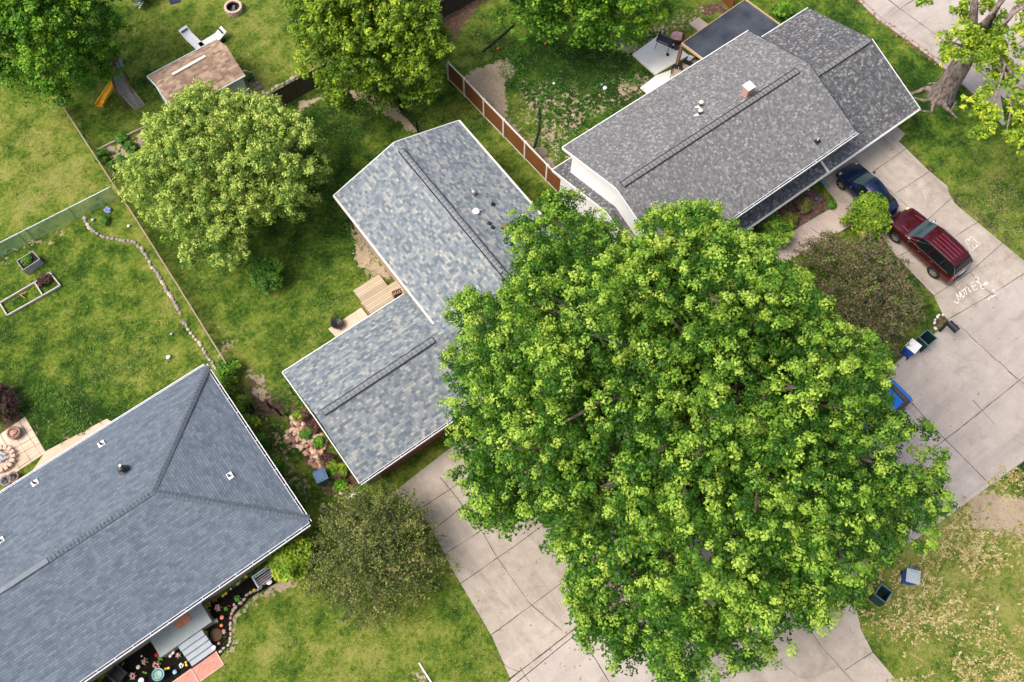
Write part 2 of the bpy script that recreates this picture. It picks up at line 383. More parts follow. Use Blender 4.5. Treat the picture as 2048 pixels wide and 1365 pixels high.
# far verge of the street
area(dry, [(1720,1200),(1800,1130),(1880,1010),(1960,960),(2100,900),(2400,900),(2400,1500),(1850,1500),(1790,1350)], .44, 1.); area(tone, [(1720,1200),(1800,1130),(1880,1010),(1960,960),(2100,900),(2400,900),(2400,1500),(1850,1500),(1790,1350)], .55, 1., 1, 'add')
area(dry, [(1700,1190),(1760,1150),(1850,1260),(1900,1400),(1800,1400)], .35, 1.)
area(dirt, [(1935,985),(1990,975),(2060,1000),(2080,1060),(2000,1075),(1950,1050)], 1.0, .9)
area(dirt, [(1990,940),(2060,940),(2080,1080),(1940,1060)], .36, 1.)
area(tone, [(1980,930),(2048,880),(2100,900),(2080,985),(2010,960)], -1.1, .6, 1, 'add'); dry[:] = np.where(polymask(WX, WY, pts([(1975,950),(2048,900),(2100,900),(2080,985),(2010,965)]), .5) > .4, dry * .1, dry)
# dry and yellow lawn
area(dry, [(1840,360),(2048,300),(2100,520),(2000,520),(1900,420)], .5, 2.5); area(dry, [(1950,380),(2060,400),(2050,500),(1960,450)], .35, 1.5)
area(dry, [(0,290),(120,260),(190,330),(200,380),(0,470)], .42, 2.); area(tone, [(-100,180),(120,200),(220,370),(-100,520)], .55, 1., 1, 'add')
area(tone, [(240,20),(620,0),(620,140),(500,190),(240,60)], .3, 2., 1, 'add'); area(tone, [(100,600),(400,560),(420,780),(300,800)], .35, 2.5, 1, 'add')
area(tone, [(500,1250),(860,1200),(900,1380),(450,1380)], .5, 2., 1, 'add'); area(dry, [(520,1210),(900,1180),(960,1330),(600,1380)], .3, 2.)
area(tone, [(320,480),(480,560),(760,480),(700,200),(560,220)], -.75, 2., 1, 'add'); area(tone, [(0,780),(200,800),(280,860),(90,900)], -.8, 1., 1, 'add')  # first patch: lush back lawn, with the tree's shade painted into its tone
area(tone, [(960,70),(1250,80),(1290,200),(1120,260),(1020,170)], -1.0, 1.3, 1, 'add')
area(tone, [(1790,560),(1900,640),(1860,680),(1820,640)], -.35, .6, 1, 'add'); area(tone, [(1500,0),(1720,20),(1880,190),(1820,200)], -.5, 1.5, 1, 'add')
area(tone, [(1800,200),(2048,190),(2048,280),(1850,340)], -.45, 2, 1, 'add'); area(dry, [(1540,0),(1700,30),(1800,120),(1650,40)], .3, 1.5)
area(dry, [(920,180),(960,210),(1100,380),(1060,400),(1130,480),(1000,330),(880,250),(840,240)], .33, 1.)
area(dry, [(150,600),(320,560),(420,700),(300,800),(120,760)], .22, 2.); area(dry, [(540,560),(680,520),(760,560),(560,740)], .25, 2.)
area(dry, [(960,200),(1010,240),(1000,260),(950,230)], .4, 1.)
for P_, a_ in (([(325,560),(345,555),(385,680),(365,690)], .6), ([(262,575),(280,570),(330,690),(310,700)], .4), ([(600,700),(640,640),(660,660),(620,720)], .5), ([(640,600),(700,560),(720,600),(650,660)], .5), ([(480,1270),(560,1230),(620,1300),(520,1340)], .45), ([(640,1290),(720,1260),(760,1320),(660,1350)], .42), ([(860,1150),(900,1140),(960,1250),(990,1290),(950,1280)], .5), ([(1860,400),(1930,400),(1990,470),(1960,490)], .5), ([(20,400),(120,330),(160,370),(60,440)], .55), ([(150,720),(260,690),(300,760),(180,790)], .42), ([(420,30),(520,20),(560,70),(450,90)], .4)):
    area(dry, P_, a_, .9, 1.)
gme = bpy.data.meshes.new('lawn')
nx, ny = GX.shape
co = np.stack([GX, GY, np.zeros_like(GX)], -1).reshape(-1, 3)
idx = np.arange(nx * ny).reshape(nx, ny)
q = np.stack([idx[:-1, :-1], idx[1:, :-1], idx[1:, 1:], idx[:-1, 1:]], -1).reshape(-1)
gme.vertices.add(nx * ny); gme.vertices.foreach_set('co', co.ravel().astype(np.float32))
gme.loops.add(len(q)); gme.loops.foreach_set('vertex_index', q.astype(np.int32))
gme.polygons.add(len(q) // 4); gme.polygons.foreach_set('loop_start', np.arange(0, len(q), 4, dtype=np.int32))
gme.update(calc_edges=True)
for nm, a in (('dirt', dirt), ('dry', dry), ('soil', soil), ('tone', tone), ('mulch', mulch), ('gravel', mat_)):
    t = gme.attributes.new(nm, 'FLOAT', 'POINT'); t.data.foreach_set('value', a.ravel().astype(np.float32))
m, nt, b = newmat('lawn_ground', .95, 0, .08)
def attr(n): a = node(nt, 'ShaderNodeAttribute', attribute_name=n); return a.outputs['Fac']
n1 = noise(nt, .9, 6, .62); n2 = noise(nt, 4.5, 5, .7); n3 = noise(nt, 17, 4, .75); n4 = noise(nt, 2.2, 6, .7, dist=.8)
nb = math_(nt, 'ADD', math_(nt, 'MULTIPLY', n1, .5), math_(nt, 'ADD', math_(nt, 'MULTIPLY', n2, .42), math_(nt, 'MULTIPLY', n3, .38)))
nb = math_(nt, 'SUBTRACT', nb, .15)
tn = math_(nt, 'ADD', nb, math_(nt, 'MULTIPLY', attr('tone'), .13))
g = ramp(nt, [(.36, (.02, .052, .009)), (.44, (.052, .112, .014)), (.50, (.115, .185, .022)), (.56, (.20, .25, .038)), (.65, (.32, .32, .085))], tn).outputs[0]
def thr(a, ns, width=.12, gain=1.0):
    x = math_(nt, 'SUBTRACT', math_(nt, 'ADD', math_(nt, 'MULTIPLY', a, 1.0), math_(nt, 'MULTIPLY', math_(nt, "SUBTRACT", ns, .5), 3.0)), .5 )
    return math_(nt, 'MULTIPLY', math_(nt, 'DIVIDE', x, width, clamp=True), math_(nt, 'MULTIPLY', a, 6, clamp=True))
nd = math_(nt, 'ADD', math_(nt, 'MULTIPLY', n4, .5), math_(nt, 'MULTIPLY', n2, .5))
ns_ = math_(nt, 'ADD', math_(nt, 'MULTIPLY', noise(nt, 3.2, 4, .75, dist=2.2), .65), math_(nt, 'MULTIPLY', n3, .35))
strawc = ramp(nt, [(.3, (.20, .16, .06)), (.5, (.36, .28, .12)), (.7, (.58, .47, .26))], n3).outputs[0]
g = mixc(nt, thr(attr('dry'), ns_, .25), g, strawc)
soilc = ramp(nt, [(.35, (.085, .05, .035)), (.6, (.20, .125, .09)), (.72, (.34, .24, .18))], n2).outputs[0]
g = mixc(nt, thr(attr('soil'), nd, .2), g, soilc)
dirtc = ramp(nt, [(.3, (.36, .26, .17)), (.55, (.54, .43, .30)), (.75, (.68, .58, .45))], nb).outputs[0]
g = mixc(nt, thr(attr('dirt'), nd, .15), g, dirtc)
g = mixc(nt, thr(attr('gravel'), n2, .3), g, ramp(nt, [(.35, (.16, .06, .07)), (.65, (.42, .24, .25))], n3).outputs[0])
g = mixc(nt, math_(nt, 'MULTIPLY', math_(nt, 'SUBTRACT', attr('mulch'), .35), 5, clamp=True), g, ramp(nt, [(.3, (.006, .005, .005)), (.7, (.035, .026, .022))], n3).outputs[0])
nt.links.new(g, b.inputs['Base Color']); bump(nt, b, math_(nt, 'ADD', n2, n3), 1.0, .09)
gme.materials.append(m)
lawn = bpy.data.objects.new('lawn', gme); C.objects.link(lawn); struct(lawn)

# ------------------------------------------------------------------ street, driveways, paths
def sheet(name, poly, z, mat, joints=(), jw=.035, cracks=(), px=True, th=.0, extra=None):
    mb = MB(); P = pts(poly) if px else poly
    mb.prism(P, -.05, z)
    rg = random.Random(len(name))
    for jl in joints:
        a, c_ = (at(*jl[0]), at(*jl[1])) if px else jl[:2]
        wj = jl[2] if len(jl) > 2 else jw
        n = 14; A0 = Vector(a); B0 = Vector(c_); d = (B0 - A0); nn = Vector((-d.y, d.x)).normalized(); L = []; R = []
        for i in range(n + 1):
            p = A0 + d * i / n; w_ = wj * rg.uniform(.25, .75); o = rg.uniform(-.012, .012)
            L.append(p + nn * (w_ + o)); R.append(p - nn * (w_ - o))
        for i in range(n): mb.add([(q.x, q.y, z + .004) for q in (L[i], R[i], R[i + 1], L[i + 1])], [(0, 1, 2, 3)], 1)
    for cl in cracks:
        P2 = [Vector(at(*p)) for p in cl] if px else [Vector(p) for p in cl]
        Q = []
        for i in range(len(P2) - 1):
            for k in range(5):
                t = k / 5; Q.append(P2[i].lerp(P2[i + 1], t) + Vector((rg.uniform(-.05, .05), rg.uniform(-.05, .05))))
        Q.append(P2[-1])
        for i in range(len(Q) - 1):
            d = Q[i + 1] - Q[i]; nn = Vector((-d.y, d.x)).normalized() * .018
            mb.add([(q.x, q.y, z + .0045) for q in (Q[i] + nn, Q[i] - nn, Q[i + 1] - nn, Q[i + 1] + nn)], [(0, 1, 2, 3)], 1)
    o = mb.build(name, [mat, CRACK]); struct(o); return o
# the street: px corners converted, then carried straight on beyond the frame
nA = at(1015, 1366); nB = at(2048, 545); sA = at(1700, 1166); sB = at(2048, 915)
def ext(a, b, x): t = (x - a[0]) / (b[0] - a[0]); return (x, a[1] + (b[1] - a[1]) * t)
NE_ = [ext(nA, at(1810, 712), -60), at(1015, 1366), at(1500, 985), at(1810, 712), at(1895, 648), at(2048, 545), ext(at(1810, 712), nB, 47.5)]
SE_ = [ext(sA, sB, 47.5), sB, sA, ext(sA, sB, -60)]
SJ = [((1918,855),(2100,700)),((1450,1232),(1918,855)), ((1893,640),(2000,745)), ((2000,745),(2060,800)), ((1820,805),(1873,862)), ((1873,862),(1982,970)), ((1015,1150),(1130,1380)),
      ((1590,1215),(1640,1290)), ((1150,1290),(1200,1370)), ((1945,800),(2030,905),.012)]
street = sheet('street', NE_ + SE_, .006, CON_S, px=False, joints=[], jw=.03)
j = sheet('street_joints', [(0,0),(0.01,0),(0.01,.01)], -.04, CON_S, px=False) if False else None
def joints_on(name, lines, z, w=.03, parent=None, cracks=()):
    mb = MB(); rg = random.Random(5)
    for L_ in list(lines) + list(cracks):
        jag = L_ in cracks; wj = w
        if not isinstance(L_[-1], tuple): wj = L_[-1]; L_ = L_[:-1]
        for s0, s1 in zip(L_[:-1], L_[1:]):
            A0 = Vector(at(*s0)); B0 = Vector(at(*s1)); d = B0 - A0; n = max(3, int(d.length / .35)); nn = Vector((-d.y, d.x)).normalized()
            pr = None
            for i in range(n + 1):
                o = rg.uniform(-.05, .05) if jag and 0 < i < n else rg.uniform(-.008, .008); ww = wj * rg.uniform(.3, .8)
                p = A0 + d * i / n + nn * o; cur = (p + nn * ww, p - nn * ww)
                if pr: mb.add([(q.x, q.y, z) for q in (pr[0], pr[1], cur[1], cur[0])], [(0, 1, 2, 3)])
                pr = cur
    o = mb.build(name, CRACK, parent); return struct(o) if parent is None else o
joints_on('street_joint', [((1350,1290),(1920,857),(2100,712)), ((2015,742),(2060,778)), ((1822,805),(1873,862),(1982,972)), ((1945,800),(1990,850),.03),
    ((1170,1285),(1225,1375)), ((1040,1335),(1062,1370)), ((1466,1290),(1500,1345)), ((1780,960),(1850,1040)), ((1575,1190),(1650,1290)), ((2048,655),(2070,640))], .0105, .032,
    cracks=[((1918,652),(1954,686),(2016,741),.035), ((2016,741),(2048,775),(2080,800),.012)])
joints_on('kerb_joint', [((1893,641),(1965,600),(2048,548)), ((1015,1362),(1137,1268),(1180,1236),.05)], .0165, .03)
# driveways
DB = [(790,985),(812,965),(935,870),(1300,700),(1500,900),(1420,1040),(1300,1150),(1140,1272),(1025,1368),(985,1275),(960,1232),(905,1140),(858,1048)]
sheet('driveway', DB, .010, CON_D)
joints_on('driveway_joint', [((1060,1000),(895,1105)), ((983,1270),(1125,1165)), ((1115,1165),(1250,1080)), ((845,1015),(960,940)), ((915,1172),(1050,1078),(1150,1000)), ((870,1058),(960,985)),
    ((880,955),(905,985),(965,1065),(992,1112),(1060,1208),(1125,1262))], .0145, .028, cracks=[((983,1305),(1015,1335),(1040,1345),.02)])
DC = [(1640,363),(1740,240),(1790,251),(1811,268),(1797,284),(1808,293),(1855,340),(1895,373),(1897,385),(1910,408),(1975,462),(2048,522),(2110,570),(2048,548),(1945,618),(1900,645),(1885,628),(1868,592),(1790,510),(1770,480),(1700,410),(1672,402)]
sheet('driveway', DC, .010, CON_D)
joints_on('driveway_joint', [((1700,312),(1800,400),(1850,445)), ((1745,345),(1830,285),.03), ((1790,388),(1893,322)), ((1740,450),(1780,425)), ((1850,445),(1908,392)), ((1903,478),(1955,445)),((1868,592),(1940,545),(2005,487)),
    ((1800,512),(1860,480)), ((1660,345),(1700,312)), ((1940,545),(1965,575),(1995,598)), ((1700,410),(1740,380))], .0145, .026, cracks=[((1840,380),(1845,392),(1848,402),.015)])
DS = [(1690,1168),(1712,1215),(1722,1260),(1745,1305),(1800,1370),(1880,1470),(1390,1500),(1390,1394),(1560,1270)]
sheet('driveway', DS, .011, CON_D); joints_on('driveway_joint', [((1605,1235),(1640,1290),(1720,1380)), ((1690,1340),(1745,1305))], .0155, .025)
# front walk of house C
sheet('front_walk', [(1672,402),(1700,410),(1726,438),(1600,508),(1520,560),(1480,560),(1540,490),(1660,418)], .013, CON_W)
joints_on('walk_joint', [((1620,455),(1650,478)), ((1660,418),(1700,445)), ((1560,492),(1595,515))], .0175, .02)
# corner street at the top right
c0, c1, c2, c3 = at(1712, -8), at(1885, 128), at(1965, 200), at(2048, 270)
SS = [(c0[0] - .6, 60), c0, at(1760, 38), at(1820, 80), c1, c2, at(2010, 250), (47.6, 12), (47.6, -40), (57, -40), (57, 60)]
sheet('side_street', SS, .008, CON_S, px=False)
joints_on('side_street_joint', [((1770,-5),(1800,18),(1888,82),(1990,170)), ((1800,18),(1830,-2)), ((1775,37),(1800,18),.012), ((1898,95),(1925,70)), ((2000,120),(2048,80))], .0125, .04)
# rolled kerbs
def kerb(name, px, w=.32, h=.07):
    mb = MB(); P = [Vector(p) for p in (pts(px) if px[0][0] > 100 else px)]
    prof = [(-w / 2, 0), (-w / 2 + .04, h), (0, h), (w / 2, .012)]
    prev = None; vs = []; fs = []
    for i, p in enumerate(P):
        d = (P[min(i + 1, len(P) - 1)] - P[max(i - 1, 0)]).normalized(); n = Vector((d.y, -d.x))
        vs += [(p.x + n.x * a, p.y + n.y * a, z) for a, z in prof]
    for i in range(len(P) - 1):
        for k in range(3): fs.append((i * 4 + k, i * 4 + k + 1, (i + 1) * 4 + k + 1, (i + 1) * 4 + k))
    mb.add(vs, fs); return struct(mb.build(name, CON_S))
kerb('kerb', [(1125,1262),(1500,985),(1790,735),(1830,700),(1880,668)])
kerb('kerb', [(2200,800),(2048,915),(1870,1045),(1700,1166)])
kerb('kerb', [(2010,250),(1965,200),(1885,128),(1820,80),(1760,38),(1712,-8),(1680,-40)])
mb = MB()
for p in ((1741,26),(1762,48),(1778,52),(1800,72),(1812,80),(1830,92),(1850,108),(1868,122),(1880,133),(1720,2)):
    x, y = at(*p); rg = random.Random(p[0])
    for k in range(6): mb.blob((x + rg.uniform(-.3, .3) , y + rg.uniform(-.35, .35), .08), (rg.uniform(.04, .12), rg.uniform(.04, .1), .02), p[0] + k, 6, 3)
o = mb.build('leaf_litter', plain('dead_leaves', (.30, .14, .09), .9, .3, 20)); o['kind'] = 'stuff'; tag(o, 'rust brown dead leaves and soil lying along the corner street kerb', 'leaf litter')

# ------------------------------------------------------------------ houses
def gable_roof(mb, x0, x1, y0, y1, ze, zr, axis, t=.16):
    """two slabs; axis 'x' = ridge runs along x"""
    if axis == 'x':
        ym = (y0 + y1) / 2
        mb.slab([(x0, y0, ze), (x1, y0, ze), (x1, ym, zr), (x0, ym, zr)], t); mb.slab([(x0, ym, zr), (x1, ym, zr), (x1, y1, ze), (x0, y1, ze)], t)
    else:
        xm = (x0 + x1) / 2
        mb.slab([(x0, y0, ze), (xm, y0, zr), (xm, y1, zr), (x0, y1, ze)], t); mb.slab([(xm, y0, zr), (x1, y0, ze), (x1, y1, ze), (xm, y1, zr)], t)
def gable_walls(mb, x0, x1, y0, y1, ze, zr, axis, oh_e, oh_r, z0=0, drop=.16, oh_f=None):
    """wall block with gable ends under a roof of outline x0..x1,y0..y1"""
    if axis == 'x':
        ym = (y0 + y1) / 2; sl = (zr - ze) / (ym - y0); a, b = x0 + oh_r, x1 - oh_r; of = oh_e if oh_f is None else oh_f; c, d = y0 + of, y1 - oh_e; zw = ze + sl * oh_e - drop; zp = zr - drop - .02
        P = [(c, z0), (d, z0), (d, zw), (ym, zp), (c, ze + sl * of - drop)]
        vs = [(a, y, z) for y, z in P] + [(b, y, z) for y, z in P]
    else:
        xm = (x0 + x1) / 2; sl = (zr - ze) / (xm - x0); a, b = y0 + oh_r, y1 - oh_r; c, d = x0 + oh_e, x1 - oh_e; zw = ze + sl * oh_e - drop; zp = zr - drop - .02
        P = [(c, z0), (d, z0), (d, zw), (xm, zp), (c, zw)]
        vs = [(x, a, z) for x, z in P] + [(x, b, z) for x, z in P]
    mb.add(vs, [(0, 1, 2, 3, 4), (9, 8, 7, 6, 5)] + [(i, 5 + i, 5 + (i + 1) % 5, (i + 1) % 5) for i in range(5)])
def gutter(p0, p1, parent, out, mat=WHITE, w=.12, trough=True, name='gutter'):
    """open white trough: outer lip, back and floor"""
    p0 = Vector(p0); p1 = Vector(p1); o = Vector(out) ; mb = MB()
    mb.bar(p0 + o * .015, p1 + o * .015, .02, .13, 0); mb.bar(p0 + o * (w + .02), p1 + o * (w + .02), .035, .13, 0)
    mb.bar(p0 + o * (w / 2) - Vector((0, 0, .05)), p1 + o * (w / 2) - Vector((0, 0, .05)), w, .02, 1 if trough else 0)
    n = int((p1 - p0).length / .9)
    for i in range(n):
        q = p0.lerp(p1, (i + .5) / n) + Vector((0, 0, .05)); mb.bar(q, q + o * (w + .02), .02, .012, 0)
    return mb.build(name, [mat, BLACK], parent)
def fascia(lines, parent, mat=WHITE, name='fascia', w=.045, h=.17):
    for a, b in lines: MB().bar(a, b, w, h).build(name, mat, parent)
def ridge_vent(p0, p1, parent, capm, w=.34, both=True, step=.26, bars=BLACK, side=1, thin=.055):
    """raised ridge vent: row of cap shingles between two dark edges"""
    p0 = Vector(p0); p1 = Vector(p1); d = (p1 - p0).normalized(); n = Vector((d.y, -d.x, 0)); L = (p1 - p0).length
    mb = MB(); k = int(L / step)
    for i in range(k):
        a = p0 + d * (L * i / k + .01); b = p0 + d * (L * (i + 1) / k - .012); z = .055 + (i % 3) * .003
        for s in (-1, 1):
            mb.slab([tuple(a + Vector((0, 0, z + .01))), tuple(b + Vector((0, 0, z))), tuple(b + n * s * w / 2 + Vector((0, 0, z - .045))), tuple(a + n * s * w / 2 + Vector((0, 0, z - .035)))], .02)
    v = mb.build('ridge_vent', capm, parent)
    e = MB()
    for s in ((-1, 1) if both else (side,)):
        e.bar(p0 + n * s * (w / 2 + .02) + Vector((0, 0, -.015)), p1 + n * s * (w / 2 + .02) + Vector((0, 0, -.015)), thin, .07)
    for i in range(k + 1):
        a = p0 + d * (L * i / k)
        for s in (-1, 1): e.bar(a + Vector((0, 0, .052)), a + n * s * w / 2 + Vector((0, 0, .012)), .022, .03)
    q = e.build('vent_edge', bars, None); q.parent = v; q.matrix_parent_inverse = v.matrix_parent_inverse.copy(); q.matrix_parent_inverse = (v.matrix_parent_inverse).inverted() @ v.matrix_parent_inverse
    return v
def pipe(p, parent, h=.35, r=.055, mat=WHITE, flash=None, name='vent_pipe', lean=0, ax=(0, 1)):
    mb = MB(); x, y, z = p
    if flash:
        mb.box((x, y, z + .02), (.34, .34, .03), 0, 1)
        mb.lathe((x, y, z), [(r * 1.9, .02), (r * 1.3, .12)], 10, 1)
    mb.tube([(x, y, z - .1), (x, y, z + h)], r, 10, 0)
    mb.lathe((x, y, z + h), [(r * .7, .003), (0, .002)], 10, 2)
    return mb.build(name, [mat, flash or mat, BLACK], parent)
def caps_line(p0, p1, w, step, capm, parent, name='ridge_cap', z=.05):
    p0 = Vector(p0); p1 = Vector(p1); d = (p1 - p0); L = d.length; d.normalize(); n = Vector((d.y, -d.x, 0)).normalized(); k = int(L / step); mb = MB()
    for i in range(k):
        a = p0 + d * (L * i / k); b = p0 + d * (L * (i + 1) / k - .02)
        for s in (-1, 1):
            mb.slab([tuple(a + Vector((0, 0, z + .022))), tuple(b + Vector((0, 0, z))), tuple(b + n * s * w / 2 + Vector((0, 0, z - .07))), tuple(a + n * s * w / 2 + Vector((0, 0, z - .05)))], .025)
    return mb.build(name, capm, parent)

# ---- house A: slate blue hip roof, bottom left
hA = thing('house', 'long low house with slate blue hip roof and white gutters beside black mulch bed', 'house', (-10.5, 19, 0))
ax0, ax1, ay0, ay1, aze, azr, arx = -21.5, -1.55, 13.96, 24.2, 2.7, 4.45, -6.65; aym = (ay0 + ay1) / 2
MB().box((-11.5, aym, 1.3), (18.9, 9.3, 2.6)).build('wall', TANW, hA)
mb = MB(); t = .12; rl = ax0 + 5.1
mb.slab([(ax0, ay0, aze), (ax1, ay0, aze), (arx, aym, azr), (rl, aym, azr)], t); mb.slab([(rl, aym, azr), (arx, aym, azr), (ax1, ay1, aze), (ax0, ay1, aze)], t)
mb.slab([(ax1, ay0, aze), (ax1, ay1, aze), (arx, aym, azr)], t); mb.slab([(ax0, ay1, aze), (ax0, ay0, aze), (rl, aym, azr)], t)
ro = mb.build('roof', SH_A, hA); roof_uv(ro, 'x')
def sub(o, par): o.parent = par; o.matrix_parent_inverse = Matrix.Identity(4); return o
def subw(o, par):
    """sub-part given in world coordinates below a part that was too"""
    o.parent = par; o.matrix_parent_inverse = Matrix.Identity(4); return o
for o in (caps_line((arx, aym, azr), (ax1 + .15, ay0 + .15, aze + .04), .33, .19, SH_CAPA, None), caps_line((arx, aym, azr), (ax1 + .15, ay1 - .15, aze + .04), .33, .19, SH_CAPA, None),
          caps_line((arx, aym, azr + .01), (-12.0, aym, azr + .01), .28, .19, SH_CAPA, None)): subw(o, ro)
mb = MB(); mb.bar((-12.0, aym, azr + .04), (-14.1, aym, azr + .04), .26, .05); subw(mb.build('ridge_flashing', plain('pale_cap', (.18, .21, .235), .8, .1), None), ro)
mb = MB(); mb.bar((-14.1, aym, azr + .03), (-16.4, aym, azr + .03), .22, .05); subw(mb.build('ridge_flashing', plain('pale_cap2', (.22, .25, .27), .8, .1), None), ro)
G1 = plain('gutter_white', (.80, .81, .84), .45, .03)
gutter((ax0, ay0, aze - .04), (ax1, ay0, aze - .04), hA, (0, -1, 0), G1); gutter((ax1, ay0, aze - .04), (ax1, ay1, aze - .04), hA, (1, 0, 0), G1); gutter((ax0, ay1, aze - .04), (ax1, ay1, aze - .04), hA, (0, 1, 0), G1, .07)
def zA(x, y): return min(aze + (y - ay0) * .3418, aze + (ay1 - y) * .3418, aze + (ax1 - x) * .3431)
for px, py in ((70, 967), (203, 889), (459, 953), (3, 1083)):
    x, y = at(px, py, 3.2); z = zA(x, y); x, y = at(px, py, z); pipe((x, y, zA(x, y)), hA, .28, .05, BLACK, WHITE)
x, y = at(249, 942, 3.8); x, y = at(249, 942, zA(x, y)); mb = MB(); z = zA(x, y); mb.tube([(x, y, z - .1), (x, y, z + .45)], .1, 12); mb.lathe((x, y, z + .36), [(.17, 0), (.17, .1), (.12, .2), (0, .24)], 14); mb.blob((x + .05, y + .06, z + .64), (.07, .07, .06), 3, mi=1); mb.lathe((x, y, z), [(.3, .03), (.12, .12)], 14); mb.build('flue', [DARKM, WHITE], hA, smooth=False)

# ---- house B: blue grey blend, main roof + garage wing
hB = thing('house', 'L-shaped house with mixed pale blue grey shingles, half hidden by the huge maple', 'house', (11, 19, 0))
mb = MB(); gable_walls(mb, 9.2, 17.63, 12.3, 28.4, 3.55, 5.0, 'y', .45, .5); mb.build('wall', TANW, hB)
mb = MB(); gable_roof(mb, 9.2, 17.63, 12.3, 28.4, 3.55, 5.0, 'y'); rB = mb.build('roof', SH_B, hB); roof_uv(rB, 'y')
mb = MB(); gable_walls(mb, 1.5, 9.9, 14.2, 21.5, 2.6, 3.9, 'x', .4, .35); mb.build('garage_wall', TANW, hB)
mb = MB(); ym = 17.85; t = .16
mb.slab([(1.5, 14.2, 2.6), (9.2, 14.2, 2.6), (11.5, ym, 3.9), (1.6, ym, 3.9)], t); mb.slab([(1.6, ym, 3.9), (11.0, ym, 3.9), (9.62, 21.5, 2.6), (1.5, 21.5, 2.6)], t)
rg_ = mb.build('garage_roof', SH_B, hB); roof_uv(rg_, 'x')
REDW = plain('red_brick', (.25, .09, .07), .85, .2, 8); CREAM = plain('cream_paint', (.72, .66, .60), .6, .05)
fascia([((9.17, 18.45, 3.53), (9.17, 28.4, 3.53)), ((17.66, 12.3, 3.53), (17.66, 28.4, 3.53))], hB, CREAM, 'gutter', .1, .12)
fascia([((1.48, 14.2, 2.55), (1.48, ym, 3.85)), ((1.48, 21.5, 2.55), (1.48, ym, 3.85)), ((1.5, 21.53, 2.55), (9.1, 21.53, 2.55)), ((9.2, 28.42, 3.48), (13.41, 28.42, 4.93)), ((17.63, 28.42, 3.48), (13.41, 28.42, 4.93))], hB)
gutter((1.5, 14.2, 2.56), (9.15, 14.2, 2.56), hB, (0, -1, 0), WHITE, .11)
mb = MB(); mb.box((5.3, 14.585, 1.1), (5.2, .05, 2.15)); gd = mb.build('garage_door', REDW, hB)
ridge_vent((13.415, 27.8, 5.0), (13.415, 14.0, 5.0), hB, SH_CAP, .3); ridge_vent((1.95, 17.85, 3.92), (8.6, 17.85, 3.92), hB, SH_CAP, .3)
def zB(x, y): return 3.55 + (min(x, 26.83 - x) - 9.2) * .3442
def onB(px, py, f=zB):
    z = 4.3
    for _ in range(4): x, y = at(px, py, z); z = f(x, y)
    return x, y, z
x, y, z = onB(948, 392); mb = MB(); mb.tube([(x, y, z), (x, y, z + .35)], .05, 8); mb.blob((x, y, z + .42), (.14, .14, .12), 2, 12, 8, 0); mb.build('vent_cap', [GREYM], hB); mb = MB()
x, y, z = onB(950, 388); mb.blob((x, y, z + .05), (.16, .13, .06), 9, 8, 5, .3); mb.build('bird_nest', plain('rust', (.16, .08, .06)), hB)
x, y, z = onB(955, 424); mb = MB(); mb.lathe((x, y, z), [(.05, 0), (.05, .16)], 10); mb.lathe((x - .08, y, z + .16), [(0, .05), (.1, .03), (.2, .0), (.2, -.02), (0, -.01)], 18); mb.bar((x + .1, y, z + .1), (x + .3, y - .1, z + .05), .03, .03); mb.build('vent_dome', WHITE, hB, smooth=True)
x, y, z = onB(986, 410); mb = MB(); mb.lathe((x, y, z), [(.17, .02), (.09, .1), (.05, .28), (0, .29)], 4); mb.build('vent_pipe', BLACK, hB)
for p in ((979, 448), (985, 456)): x, y, z = onB(*p); mb = MB(); mb.box((x, y, z + .07), (.2, .2, .14), .2, 0, .8); mb.build('vent_box', BLACK, hB, bevel=.02)
x, y, z = onB(1009, 455); mb = MB(); mb.box((x, y, z + .09), (.36, .28, .18), .5, 1); mb.box((x, y, z + .19), (.33, .25, .03), .5, 0); mb.build('vent_box', [plain('copper', (.22, .11, .08), .5), BLACK], hB)

# ---- house C: charcoal, two storeys
hC = thing('house', 'large two storey white house with charcoal shingle roofs and a square brick chimney', 'house', (28, 18, 0))
cx0, cx1, cy0, cy1 = 20.62, 34.35, 13.79, 22.65
mb = MB(); gable_walls(mb, cx0, cx1, cy0, cy1, 5.0, 6.45, 'x', .5, .32); mb.build('wall', SIDING, hC)
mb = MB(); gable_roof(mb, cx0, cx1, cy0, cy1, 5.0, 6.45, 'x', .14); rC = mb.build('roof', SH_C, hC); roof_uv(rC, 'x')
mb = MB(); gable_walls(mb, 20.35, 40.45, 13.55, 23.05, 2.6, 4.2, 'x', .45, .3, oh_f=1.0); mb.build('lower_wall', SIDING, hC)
mb = MB(); gable_roof(mb, 20.35, 40.45, 13.55, 23.05, 2.6, 4.2, 'x', .14); rC2 = mb.build('lower_roof', SH_C_SHADED, hC); roof_uv(rC2, 'x')
cm = (cy0 + cy1) / 2
fascia([((cx0 - .02, cy0, 4.93), (cx0 - .02, cm, 6.38)), ((cx0 - .02, cy1, 4.93), (cx0 - .02, cm, 6.38)), ((cx0, cy1 + .03, 4.94), (cx1, cy1 + .03, 4.94)),
        ((20.33, 13.55, 2.54), (20.33, 18.3, 4.14)), ((20.33, 23.05, 2.54), (20.33, 18.3, 4.14)), ((20.35, 23.07, 2.54), (40.45, 23.07, 2.54)), ((40.47, 13.55, 2.53), (40.47, 18.3, 4.13))], hC)
gutter((cx0, cy0, 4.97), (cx1, cy0, 4.97), hC, (0, -1, 0), WHITE, .11); gutter((20.35, 13.55, 2.57), (40.45, 13.55, 2.57), hC, (0, -1, 0), WHITE, .06, False)
mb = MB(); mb.bar((32.9, 14.35, 2.97), (32.9, 13.5, 2.68), .12, .1); mb.bar((32.9, 13.75, 4.9), (32.9, 14.25, 2.95), .08, .08); mb.build('downspout', WHITE, hC)
